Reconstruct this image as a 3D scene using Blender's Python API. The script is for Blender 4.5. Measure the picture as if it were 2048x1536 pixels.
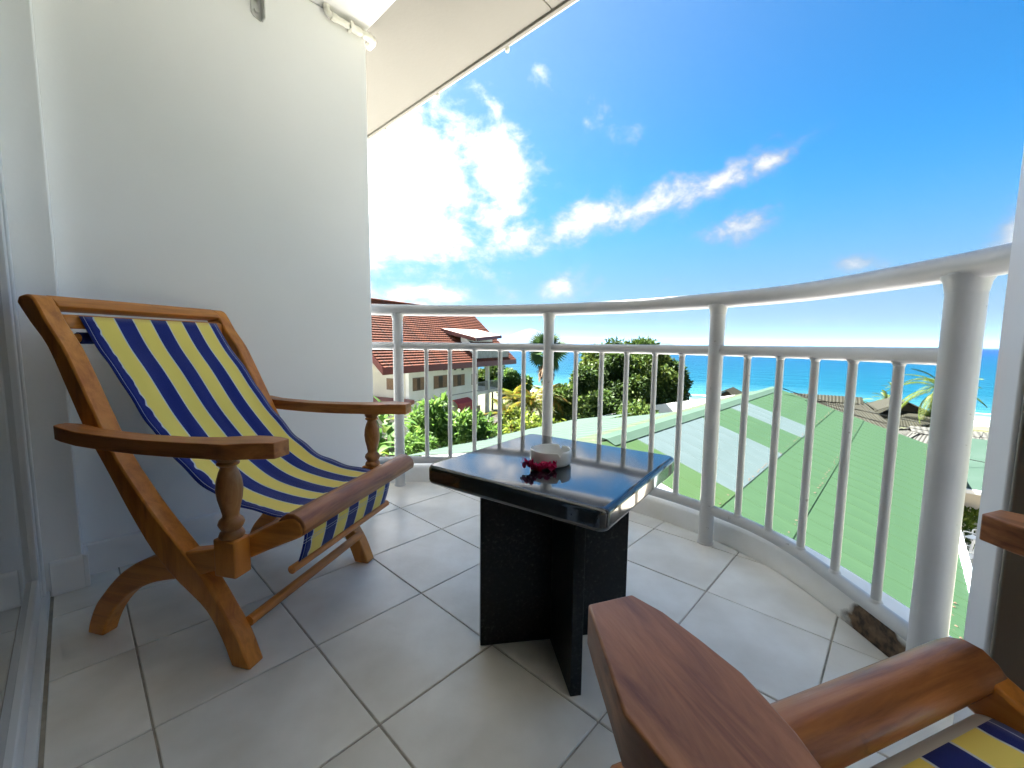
import bpy, bmesh, math, random
import numpy as np
from mathutils import Vector, Matrix, noise as mnoise
R = math.radians
S = bpy.context.scene
COL = S.collection
for o in list(bpy.data.objects): bpy.data.objects.remove(o)

# ------------------------------------------------------------------ camera, world, sun, exposure
CAM_H = 0.81; FPX = 833.2; PITCH = 0.09693; ROLL = 0.01009; YAW = math.pi/2 - 0.81336
cp, sp = math.cos(PITCH), math.sin(PITCH)
VF = np.array([-math.sin(YAW), math.cos(YAW), 0.]); VR = np.array([math.cos(YAW), math.sin(YAW), 0.]); VZ = np.array([0, 0, 1.])
FW = cp*VF - sp*VZ; UP = sp*VF + cp*VZ
cR, sR = math.cos(ROLL), math.sin(ROLL)
CAMR = cR*VR + sR*UP; CAMU = cR*UP - sR*VR
cam_d = bpy.data.cameras.new('camera'); cam = bpy.data.objects.new('camera', cam_d); COL.objects.link(cam)
M = Matrix(((CAMR[0], CAMU[0], -FW[0], 0), (CAMR[1], CAMU[1], -FW[1], 0), (CAMR[2], CAMU[2], -FW[2], CAM_H), (0, 0, 0, 1)))
cam.matrix_world = M
cam_d.sensor_width = 36; cam_d.lens = 36*FPX/2048
cam_d.clip_start = 0.01; cam_d.clip_end = 120000
S.camera = cam
cy = S.cycles; cy.max_bounces = 8; cy.diffuse_bounces = 6; cy.glossy_bounces = 4; cy.transmission_bounces = 6; cy.transparent_max_bounces = 6
cy.caustics_reflective = False; cy.caustics_refractive = False; cy.use_adaptive_sampling = True; cy.adaptive_threshold = .02; cy.use_denoising = True
S.render.resolution_x = 1024; S.render.resolution_y = 768

SUN_EL = R(52); SUN_ROT = R(262)          # sun over -X (behind the divider wall), a touch from the building side
w = bpy.data.worlds.new('World'); S.world = w; w.use_nodes = True
EXPOSURE = 3.9
S.view_settings.view_transform = 'Standard'; S.view_settings.look = 'None'
S.view_settings.exposure = EXPOSURE; S.view_settings.gamma = 1.0
S.view_settings.use_curve_mapping = False

def ray(px, py):                           # a photo pixel as a direction
    a = (px-1024)/FPX; b = (py-768)/FPX
    return a*CAMR - b*CAMU + FW
def at_z(px, py, z):
    d = ray(px, py); return np.array([0, 0, CAM_H]) + (z-CAM_H)/d[2]*d
def at_fwd(px, py, dist):                  # point at a forward distance
    d = ray(px, py); return np.array([0, 0, CAM_H]) + dist/(d @ VF)*d
def vw(lat, fwd, z): return np.array([*(VR*lat + VF*fwd)[:2], z])
def azel(px, py):
    d = ray(px, py); d = d/np.linalg.norm(d); return math.atan2(d[0], d[1]), math.asin(d[2])

def build_world():
    nt = w.node_tree; N = nt.nodes; L = nt.links; N.clear()
    out = N.new('ShaderNodeOutputWorld'); bg = N.new('ShaderNodeBackground'); L.new(bg.outputs[0], out.inputs[0])
    sky = N.new('ShaderNodeTexSky'); sky.sky_type = 'NISHITA'; sky.sun_disc = False
    sky.sun_elevation = SUN_EL; sky.sun_rotation = SUN_ROT
    sky.air_density = 1.0; sky.dust_density = 0.9; sky.ozone_density = 2.2; sky.altitude = 0
    def math_(op, a, b=None, c=None):
        n = N.new('ShaderNodeMath'); n.operation = op
        for i, v in enumerate((a, b, c)):
            if v is None: continue
            if isinstance(v, (int, float)): n.inputs[i].default_value = v
            else: L.new(v, n.inputs[i])
        return n.outputs[0]
    def sstep(v, lo, hi):
        n = N.new('ShaderNodeMapRange'); n.interpolation_type = 'SMOOTHSTEP'
        L.new(v, n.inputs[0]); n.inputs[1].default_value = lo; n.inputs[2].default_value = hi
        return n.outputs[0]
    tc = N.new('ShaderNodeTexCoord'); dv = tc.outputs['Generated']
    nrm = N.new('ShaderNodeVectorMath'); nrm.operation = 'NORMALIZE'; L.new(dv, nrm.inputs[0])
    sx = N.new('ShaderNodeSeparateXYZ'); L.new(nrm.outputs[0], sx.inputs[0])
    az = math_('ARCTAN2', sx.outputs[0], sx.outputs[1]); el = math_('ARCSINE', sx.outputs[2])
    # cloud noise on the celestial sphere, puffier sideways than up
    cv = N.new('ShaderNodeCombineXYZ'); L.new(math_('MULTIPLY', az, 1.0), cv.inputs[0]); L.new(math_('MULTIPLY', el, 1.35), cv.inputs[1])
    def noise(scale, detail, rough, dist=0.0):
        n = N.new('ShaderNodeTexNoise'); L.new(cv.outputs[0], n.inputs['Vector']); n.inputs['Scale'].default_value = scale
        n.inputs['Detail'].default_value = detail; n.inputs['Roughness'].default_value = rough; n.inputs['Distortion'].default_value = dist
        return n.outputs[0]
    n1 = noise(11.0, 10, 0.62, 0.25); n2 = noise(30.0, 7, 0.62, 0.2)
    nn = math_('ADD', math_('MULTIPLY', math_('SUBTRACT', n1, 0.5), 1.7), math_('MULTIPLY', math_('SUBTRACT', n2, 0.5), 0.4))
    def blob(px, py, ra, re, tilt, gain):
        a0, e0 = azel(px, py); t = R(tilt)
        da = math_('SUBTRACT', az, a0); de = math_('SUBTRACT', el, e0)
        u = math_('MULTIPLY_ADD', da, math.cos(t)/R(ra), math_('MULTIPLY', de, math.sin(t)/R(ra)))
        v = math_('MULTIPLY_ADD', da, -math.sin(t)/R(re), math_('MULTIPLY', de, math.cos(t)/R(re)))
        d2 = math_('MULTIPLY_ADD', u, u, math_('MULTIPLY', v, v))
        return math_('MULTIPLY', math_('SUBTRACT', 1.0, math_('MINIMUM', math_('SQRT', d2), 1.0)), gain)
    blobs = [(720, 330, 31, 18, -20, 1.45), (985, 335, 15, 9, -28, 1.0), (760, 470, 28, 11, -6, 1.02), (1040, 480, 17, 4.6, 12, 0.98),
             (1150, 450, 17, 5.2, 15, 0.92), (1300, 410, 17, 4.4, 19, 0.95), (1430, 370, 14, 3.6, 22, 0.92), (1540, 325, 9, 2.9, 22, 0.9), (1480, 456, 7.5, 3.4, 12, 1.05),
             (820, 590, 24, 4.0, 0, 0.95), (1130, 570, 9, 3.8, 14, 0.95), (1080, 145, 5, 2.6, -40, 0.58), (985, 215, 6, 3.0, -40, 0.66),
             (1720, 530, 7, 2.2, 5, 0.8), (1320, 560, 4, 1.0, 0, 0.66), (1475, 195, 4, 2.6, 0, 0.47), (2040, 470, 5, 5, 0, 0.9),
             (1500, 645, 40, 1.6, 0, 0.50), (1230, 250, 8, 4, -20, 0.46)]
    tot = None
    for b in blobs:
        o = blob(*b); tot = o if tot is None else math_('MAXIMUM', tot, o)
    # scattered fair-weather cloud goes on round the rest of the sky
    away = sstep(math_('ABSOLUTE', math_('ADD', az, R(35))), R(62), R(95))
    broad = math_('MULTIPLY', math_('MULTIPLY', away, 0.70), sstep(el, 0.0, 0.15))
    tot = math_('MAXIMUM', tot, broad)
    dens = sstep(math_('ADD', math_('SUBTRACT', tot, 0.36), math_('MULTIPLY', nn, 1.0)), 0.0, 0.60)
    thick = sstep(math_('ADD', math_('SUBTRACT', tot, 0.55), math_('MULTIPLY', nn, 1.0)), 0.0, 1.0)
    hs = N.new('ShaderNodeHueSaturation'); hs.inputs['Saturation'].default_value = 1.25
    L.new(sky.outputs[0], hs.inputs['Color'])
    gr = N.new('ShaderNodeMix'); gr.data_type = 'RGBA'; gr.blend_type = 'MULTIPLY'; gr.inputs[0].default_value = 1; L.new(hs.outputs[0], gr.inputs[6]); gr.inputs[7].default_value = (*SKY_TINT, 1)
    hz = N.new('ShaderNodeMix'); hz.data_type = 'RGBA'; L.new(math_('MULTIPLY', math_('POWER', math_('SUBTRACT', 1.0, sstep(el, -0.03, 0.42)), 1.5), 0.97), hz.inputs[0]); L.new(gr.outputs[2], hz.inputs[6]); hz.inputs[7].default_value = (*HORIZON, 1)
    cc = N.new('ShaderNodeMix'); cc.data_type = 'RGBA'
    cc.inputs[6].default_value = (*CLOUD0, 1); cc.inputs[7].default_value = (*CLOUD1, 1); L.new(thick, cc.inputs[0])
    # clouds brighten toward the sun (forward scattering)
    dt = N.new('ShaderNodeVectorMath'); dt.operation = 'DOT_PRODUCT'; L.new(nrm.outputs[0], dt.inputs[0]); dt.inputs[1].default_value = (math.sin(SUN_ROT)*math.cos(SUN_EL), math.cos(SUN_ROT)*math.cos(SUN_EL), math.sin(SUN_EL))
    fs = N.new('ShaderNodeVectorMath'); fs.operation = 'SCALE'; L.new(cc.outputs[2], fs.inputs[0]); L.new(math_('MULTIPLY_ADD', math_('POWER', math_('MAXIMUM', dt.outputs['Value'], 0.0), 3.0), 3.2, 0.50), fs.inputs['Scale'])
    mx = N.new('ShaderNodeMix'); mx.data_type = 'RGBA'; L.new(math_('MULTIPLY', dens, 0.95), mx.inputs[0])
    au = N.new('ShaderNodeMix'); au.data_type = 'RGBA'; L.new(math_('MULTIPLY', math_('POWER', math_('MAXIMUM', dt.outputs['Value'], 0.0), 3.0), 0.55), au.inputs[0]); au.clamp_factor = True   # bright hazy sky round the sun
    L.new(hz.outputs[2], au.inputs[6]); au.inputs[7].default_value = (1.15*_k, 1.15*_k, 1.15*_k, 1)
    L.new(au.outputs[2], mx.inputs[6]); L.new(fs.outputs[0], mx.inputs[7])
    L.new(mx.outputs[2], bg.inputs[0]); bg.inputs[1].default_value = SKY_STR
SKY_STR = 0.05; SKY_TINT = (.047, .245, .315)
_k = 1/(SKY_STR*2**EXPOSURE); HORIZON = (.36*_k, .33*_k, .40*_k); CLOUD0 = (.92*_k, .93*_k, .96*_k); CLOUD1 = (3.3*_k, 3.2*_k, 3.05*_k)
build_world()
sd_ = bpy.data.lights.new('sun', 'SUN'); sd_.energy = 4.9; sd_.angle = R(0.6); sd_.color = (1.0, 0.95, 0.88)
sun = bpy.data.objects.new('sun', sd_); COL.objects.link(sun)
SUNDIR = Vector((math.sin(SUN_ROT)*math.cos(SUN_EL), math.cos(SUN_ROT)*math.cos(SUN_EL), math.sin(SUN_EL)))
sun.rotation_euler = SUNDIR.to_track_quat('Z', 'Y').to_euler(); sun.location = (-6, 0, 12)

# ------------------------------------------------------------------ helpers
def tag(o, label=None, cat=None, group=None, kind=None):
    if label: o['label'] = label
    if cat: o['category'] = cat
    if group: o['group'] = group
    if kind: o['kind'] = kind
    return o
def empty(name, loc=(0, 0, 0), rz=0.0):
    o = bpy.data.objects.new(name, None); COL.objects.link(o); o.location = loc; o.rotation_euler = (0, 0, rz); o.empty_display_size = .1
    return o
def link(name, me, mat=None, parent=None):
    if mat is not None and not me.materials: me.materials.append(mat)
    o = bpy.data.objects.new(name, me); COL.objects.link(o)
    if parent is not None: o.parent = parent
    return o
def smooth(me, angle=40):
    for p in me.polygons: p.use_smooth = True
    try: me.set_sharp_from_angle(angle=R(angle))
    except Exception: pass
class MB:
    def __init__(s): s.v = []; s.f = []
    def add(s, vs, fs):
        b = len(s.v); s.v += [tuple(map(float, q)) for q in vs]; s.f += [tuple(i+b for i in f) for f in fs]; return s
    def box(s, a, b):
        x0, y0, z0 = a; x1, y1, z1 = b
        return s.add([(x0,y0,z0),(x1,y0,z0),(x1,y1,z0),(x0,y1,z0),(x0,y0,z1),(x1,y0,z1),(x1,y1,z1),(x0,y1,z1)],
                     [(3,2,1,0),(4,5,6,7),(0,1,5,4),(1,2,6,5),(2,3,7,6),(3,0,4,7)])
    def prism(s, poly, lo, hi, axis=2):
        """poly: 2D outline; extruded along axis from lo to hi. axis 1: poly=(x,z); axis 2: poly=(x,y); axis 0: poly=(y,z)"""
        n = len(poly)
        def P(p, e): return (p[0], e, p[1]) if axis == 1 else ((p[0], p[1], e) if axis == 2 else (e, p[0], p[1]))
        ar = sum(poly[i][0]*poly[(i+1) % n][1]-poly[(i+1) % n][0]*poly[i][1] for i in range(n))
        if ar < 0: poly = poly[::-1]
        flip = axis == 1
        vs = [P(p, lo) for p in poly]+[P(p, hi) for p in poly]
        fs = [tuple(range(n-1, -1, -1)), tuple(range(n, 2*n))]+[(i, (i+1) % n, n+(i+1) % n, n+i) for i in range(n)]
        if flip: fs = [f[::-1] for f in fs]
        return s.add(vs, fs)
    def tube(s, pts, r, n=10, cap=True, rs=None):
        pts = [np.array(p, float) for p in pts]; m = len(pts); rings = []
        for i, p in enumerate(pts):
            t = pts[min(i+1, m-1)]-pts[max(i-1, 0)]; t /= np.linalg.norm(t)+1e-12
            ref = np.array([0, 0, 1.]) if abs(t[2]) < .95 else np.array([1., 0, 0])
            a = np.cross(t, ref); a /= np.linalg.norm(a); b = np.cross(a, t)
            rr = rs[i] if rs is not None else r
            rings.append([p+rr*(math.cos(2*math.pi*k/n)*a+math.sin(2*math.pi*k/n)*b) for k in range(n)])
        vs = [q for ring in rings for q in ring]; fs = []
        for i in range(m-1):
            for k in range(n): fs.append((i*n+k, i*n+(k+1) % n, (i+1)*n+(k+1) % n, (i+1)*n+k))
        if cap: fs += [tuple(range(n-1, -1, -1)), tuple((m-1)*n+k for k in range(n))]
        fs = [f[::-1] for f in fs]
        return s.add(vs, fs)
    def lathe(s, prof, n=24, c=(0, 0)):
        vs = []; fs = []
        for r, z in prof:
            for k in range(n): vs.append((c[0]+r*math.cos(2*math.pi*k/n), c[1]+r*math.sin(2*math.pi*k/n), z))
        for i in range(len(prof)-1):
            for k in range(n): fs.append((i*n+k, i*n+(k+1) % n, (i+1)*n+(k+1) % n, (i+1)*n+k))
        fs += [tuple(range(n-1, -1, -1)), tuple((len(prof)-1)*n+k for k in range(n))]
        return s.add(vs, fs)
    def sweep(s, path, prof, closed_prof=True):
        """prof: list of (offset to the right-of-path normal, z)"""
        path = [np.array(p[:2], float) for p in path]; m = len(path); n = len(prof); vs = []; fs = []
        for i, p in enumerate(path):
            t = path[min(i+1, m-1)]-path[max(i-1, 0)]; t /= np.linalg.norm(t); nn = np.array([-t[1], t[0]])
            for o, z in prof: q = p+nn*o; vs.append((q[0], q[1], z))
        kk = n if closed_prof else n-1
        for i in range(m-1):
            for k in range(kk): fs.append((i*n+k, (i+1)*n+k, (i+1)*n+(k+1) % n, i*n+(k+1) % n))
        if closed_prof: fs += [tuple(range(n)), tuple((m-1)*n+k for k in range(n-1, -1, -1))]
        return s.add(vs, fs)
    def mesh(s, name):
        me = bpy.data.meshes.new(name); me.from_pydata(s.v, [], s.f); me.update()
        bm = bmesh.new(); bm.from_mesh(me); bmesh.ops.recalc_face_normals(bm, faces=bm.faces); bm.to_mesh(me); bm.free()
        return me
    def build(s, name, mat, parent=None, bevel=None, sm=None, seg=2):
        me = s.mesh(name)
        if sm: smooth(me, sm)
        o = link(name, me, mat, parent)
        if bevel:
            md = o.modifiers.new('bevel', 'BEVEL'); md.width = bevel; md.segments = seg; md.limit_method = 'ANGLE'; md.angle_limit = R(35)
            if not sm: smooth(me, 35)
            md.harden_normals = False
        return o
def catmull(P, n=8):
    P = [np.array(p, float) for p in P]; P = [2*P[0]-P[1]]+P+[2*P[-1]-P[-2]]; out = []
    for i in range(1, len(P)-2):
        for k in range(n):
            t = k/n; a, b, c, d = P[i-1:i+3]
            out.append(.5*((2*b)+(c-a)*t+(2*a-5*b+4*c-d)*t*t+(3*b-a-3*c+d)*t**3))
    out.append(P[-2]); return out
def copy_tree(o, parent=None):
    c = o.copy(); COL.objects.link(c); c.parent = parent
    for ch in o.children: copy_tree(ch, c)
    return c

# ------------------------------------------------------------------ materials
def mat(name, col, rough=.5, spec=.5, metal=0., var=.0, vscale=5., bump=0., bscale=40., col2=None, stretch=None, coat=0., detail=6, lo=.35, hi=.7, coord='Object', bdetail=4):
    m = bpy.data.materials.new(name); m.use_nodes = True; nt = m.node_tree; N = nt.nodes; L = nt.links
    b = N['Principled BSDF']; b.inputs['Base Color'].default_value = (*col, 1); b.inputs['Roughness'].default_value = rough
    b.inputs['Specular IOR Level'].default_value = spec; b.inputs['Metallic'].default_value = metal
    if coat: b.inputs['Coat Weight'].default_value = coat; b.inputs['Coat Roughness'].default_value = .12
    tc = N.new('ShaderNodeTexCoord'); src = tc.outputs[coord]
    if stretch:
        mp = N.new('ShaderNodeMapping'); mp.inputs['Scale'].default_value = stretch; L.new(src, mp.inputs[0]); src = mp.outputs[0]
    if var or col2:
        n = N.new('ShaderNodeTexNoise'); n.inputs['Scale'].default_value = vscale; n.inputs['Detail'].default_value = detail; L.new(src, n.inputs['Vector'])
        r = N.new('ShaderNodeMapRange'); L.new(n.outputs[0], r.inputs[0]); r.inputs[1].default_value = lo; r.inputs[2].default_value = hi
        mx = N.new('ShaderNodeMix'); mx.data_type = 'RGBA'; L.new(r.outputs[0], mx.inputs[0])
        c2 = col2 if col2 else tuple(c*(1-var) for c in col)
        mx.inputs[6].default_value = (*col, 1); mx.inputs[7].default_value = (*c2, 1); L.new(mx.outputs[2], b.inputs['Base Color'])
        m['mix'] = mx.name
    if bump:
        n = N.new('ShaderNodeTexNoise'); n.inputs['Scale'].default_value = bscale; n.inputs['Detail'].default_value = bdetail; L.new(src, n.inputs['Vector'])
        bp = N.new('ShaderNodeBump'); bp.inputs['Strength'].default_value = bump; bp.inputs['Distance'].default_value = .01
        L.new(n.outputs[0], bp.inputs['Height']); L.new(bp.outputs[0], b.inputs['Normal'])
    return m
def add_spots(m, col, scale, thr, soft=.04):
    """second layer of marks over a material's colour"""
    nt = m.node_tree; N = nt.nodes; L = nt.links; b = N['Principled BSDF']
    src = b.inputs['Base Color'].links[0].from_socket if b.inputs['Base Color'].links else None
    tc = N.new('ShaderNodeTexCoord'); n = N.new('ShaderNodeTexNoise'); n.inputs['Scale'].default_value = scale; n.inputs['Detail'].default_value = 5
    L.new(tc.outputs['Object'], n.inputs['Vector'])
    r = N.new('ShaderNodeMapRange'); L.new(n.outputs[0], r.inputs[0]); r.inputs[1].default_value = thr; r.inputs[2].default_value = thr+soft
    mx = N.new('ShaderNodeMix'); mx.data_type = 'RGBA'; L.new(r.outputs[0], mx.inputs[0])
    if src: L.new(src, mx.inputs[6])
    else: mx.inputs[6].default_value = b.inputs['Base Color'].default_value
    mx.inputs[7].default_value = (*col, 1); L.new(mx.outputs[2], b.inputs['Base Color']); return m

def wood_mat(name, a, b_, c, stretch, coat=.35, scale=3.):
    m = mat(name, a, rough=.42, spec=.35, bump=.05, bscale=30, stretch=stretch, coat=coat*.5)
    nt = m.node_tree; N = nt.nodes; L = nt.links; bs = N['Principled BSDF']
    tc = N.new('ShaderNodeTexCoord'); mp = N.new('ShaderNodeMapping'); mp.inputs['Scale'].default_value = stretch; L.new(tc.outputs['Object'], mp.inputs[0])
    n = N.new('ShaderNodeTexNoise'); n.inputs['Scale'].default_value = scale; n.inputs['Detail'].default_value = 8; n.inputs['Roughness'].default_value = .62; n.inputs['Distortion'].default_value = .6
    L.new(mp.outputs[0], n.inputs['Vector'])
    cr = N.new('ShaderNodeValToRGB'); e = cr.color_ramp.elements
    e[0].position = .3; e[0].color = (*c, 1); e[1].position = .72; e[1].color = (*a, 1); k = e.new(.52); k.color = (*b_, 1)
    L.new(n.outputs[0], cr.inputs[0])
    n2 = N.new('ShaderNodeTexNoise'); n2.inputs['Scale'].default_value = 7; n2.inputs['Detail'].default_value = 3; L.new(tc.outputs['Object'], n2.inputs['Vector'])
    r = N.new('ShaderNodeMapRange'); r.inputs[1].default_value = .62; r.inputs[2].default_value = .8; L.new(n2.outputs[0], r.inputs[0])
    mx = N.new('ShaderNodeMix'); mx.data_type = 'RGBA'; mx.inputs[7].default_value = (*[q*.55 for q in c], 1)
    mm = N.new('ShaderNodeMath'); mm.operation = 'MULTIPLY'; mm.inputs[1].default_value = .6; L.new(r.outputs[0], mm.inputs[0])
    L.new(mm.outputs[0], mx.inputs[0]); L.new(cr.outputs[0], mx.inputs[6]); L.new(mx.outputs[2], bs.inputs['Base Color'])
    return m
TEAK = ((.72, .29, .05), (.62, .225, .034), (.42, .13, .019))
M_wood_x = wood_mat('teak_along_x', *TEAK, (1.2, 14, 14))
M_wood_y = wood_mat('teak_along_y', *TEAK, (14, 1.2, 14))
M_wood_z = wood_mat('teak_along_z', *TEAK, (10, 10, 1.6))
M_turned = wood_mat('turned_teak', (.52, .27, .10), (.42, .18, .055), (.26, .09, .022), (12, 12, 2.5), coat=.25)
M_arm = wood_mat('worn_teak', (.58, .25, .085), (.48, .18, .05), (.27, .09, .028), (1.5, 12, 12), coat=.3)
M_armfg = wood_mat('worn_reddish_teak', (.50, .235, .11), (.40, .165, .07), (.15, .055, .03), (1.5, 9, 9), coat=.3, scale=4)
add_spots(M_armfg, (.035, .025, .04), 11, .655, .06)
M_frontbar = wood_mat('polished_front_bar', (.50, .22, .075), (.40, .145, .04), (.18, .055, .016), (12, 1.2, 12), coat=.5)
add_spots(M_frontbar, (.06, .022, .012), 9, .66, .05)
M_wall = mat('white_painted_wall', (.91, .91, .915), rough=.55, spec=.3, var=.04, vscale=1.6, bump=.025, bscale=90)
M_trim = mat('white_gloss_trim', (.84, .83, .82), rough=.35, var=.03, vscale=6)
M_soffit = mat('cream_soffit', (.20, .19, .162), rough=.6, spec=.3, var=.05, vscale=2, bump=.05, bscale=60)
M_slab = mat('white_ceiling_paint', (.80, .80, .79), rough=.6, spec=.3, var=.04, vscale=3, bump=.06, bscale=80)
M_alu = mat('white_aluminium', (.72, .74, .76), rough=.32, spec=.5, var=.05, vscale=3)
M_pipe = mat('cream_pvc', (.80, .78, .70), rough=.35)
M_steel = mat('zinc_bracket', (.62, .62, .60), rough=.4, metal=.3)
M_rail = mat('white_railing_paint', (.54, .54, .54), rough=.34, spec=.5, var=.06, vscale=12, bump=.03, bscale=60)
add_spots(M_rail, (.27, .255, .23), 34, .70, .04)
M_grout = mat('grey_grout', (.46, .42, .35), rough=.85, var=.3, vscale=30, bump=.3, bscale=150)
M_pillar = mat('pale_grey_pillar_paint', (.60, .60, .63), rough=.55, var=.05, vscale=2)
M_brownsheet = mat('dark_brown_sheet', (.17, .145, .12), rough=.55, var=.15, vscale=6)
def tile_mat():
    m = mat('stone_look_tile', (.88, .85, .785), rough=.3, spec=.4, col2=(.70, .66, .58), vscale=5.0, detail=9, lo=.36, hi=.74, bump=.14, bscale=16, coord='Object', bdetail=8)
    nt = m.node_tree; N = nt.nodes; L = nt.links; b = N['Principled BSDF']
    tc = N.new('ShaderNodeTexCoord'); n = N.new('ShaderNodeTexNoise'); n.inputs['Scale'].default_value = 22; n.inputs['Detail'].default_value = 6
    L.new(tc.outputs['Object'], n.inputs['Vector'])
    r = N.new('ShaderNodeMapRange'); r.inputs[1].default_value = .2; r.inputs[2].default_value = .8; r.inputs[3].default_value = .27; r.inputs[4].default_value = .36
    L.new(n.outputs[0], r.inputs[0]); L.new(r.outputs[0], b.inputs['Roughness'])
    oi = N.new('ShaderNodeObjectInfo'); mx = N.new('ShaderNodeMix'); mx.data_type = 'RGBA'; mx.blend_type = 'MULTIPLY'; mx.inputs[0].default_value = 1
    r2 = N.new('ShaderNodeMapRange'); r2.inputs[3].default_value = .93; r2.inputs[4].default_value = 1.03; L.new(oi.outputs['Random'], r2.inputs[0])
    src = b.inputs['Base Color'].links[0].from_socket; L.new(src, mx.inputs[6]); L.new(r2.outputs[0], mx.inputs[7]); L.new(mx.outputs[2], b.inputs['Base Color'])
    return m
M_tile = tile_mat()
def granite():
    m = mat('black_granite', (.012, .012, .013), rough=.05, spec=.8, coat=.3)
    nt = m.node_tree; N = nt.nodes; L = nt.links; b = N['Principled BSDF']
    b.inputs['IOR'].default_value = 1.6
    tc = N.new('ShaderNodeTexCoord'); n = N.new('ShaderNodeTexNoise'); n.inputs['Scale'].default_value = 130; n.inputs['Detail'].default_value = 5; L.new(tc.outputs['Object'], n.inputs['Vector'])
    n2 = N.new('ShaderNodeTexNoise'); n2.inputs['Scale'].default_value = 9; n2.inputs['Detail'].default_value = 4; L.new(tc.outputs['Object'], n2.inputs['Vector'])
    ad = N.new('ShaderNodeMath'); ad.operation = 'ADD'; L.new(n.outputs[0], ad.inputs[0])
    ml = N.new('ShaderNodeMath'); ml.operation = 'MULTIPLY'; ml.inputs[1].default_value = .35; L.new(n2.outputs[0], ml.inputs[0]); L.new(ml.outputs[0], ad.inputs[1])
    cr = N.new('ShaderNodeValToRGB'); e = cr.color_ramp.elements; e[0].position = .60; e[0].color = (.006, .006, .007, 1); e[1].position = 1.0; e[1].color = (.075, .078, .07, 1)
    k = e.new(.78); k.color = (.014, .014, .015, 1); L.new(ad.outputs[0], cr.inputs[0]); L.new(cr.outputs[0], b.inputs['Base Color'])
    return m
M_granite = granite()
M_granite_leg = granite(); M_granite_leg.name = 'honed_black_granite'; _b = M_granite_leg.node_tree.nodes['Principled BSDF']; _b.inputs['Roughness'].default_value = .3; _b.inputs['Coat Weight'].default_value = 0; _b.inputs['Specular IOR Level'].default_value = .3; _b.inputs['IOR'].default_value = 1.5
M_ceramic = mat('white_ceramic', (.80, .79, .75), rough=.15, coat=.4)
M_petal = mat('magenta_petal', (.70, .012, .14), rough=.6, var=.4, vscale=60)

def glass_mat():
    m = bpy.data.materials.new('door_glass'); m.use_nodes = True; b = m.node_tree.nodes['Principled BSDF']
    b.inputs['Base Color'].default_value = (.93, .97, .96, 1); b.inputs['Roughness'].default_value = .01; b.inputs['Transmission Weight'].default_value = 1; b.inputs['IOR'].default_value = 1.5
    return m
M_glass = glass_mat()
M_bounce_curtain = mat('pale_bounce_curtain', (.62, .63, .64), rough=.85, var=.08, vscale=3)

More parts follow.
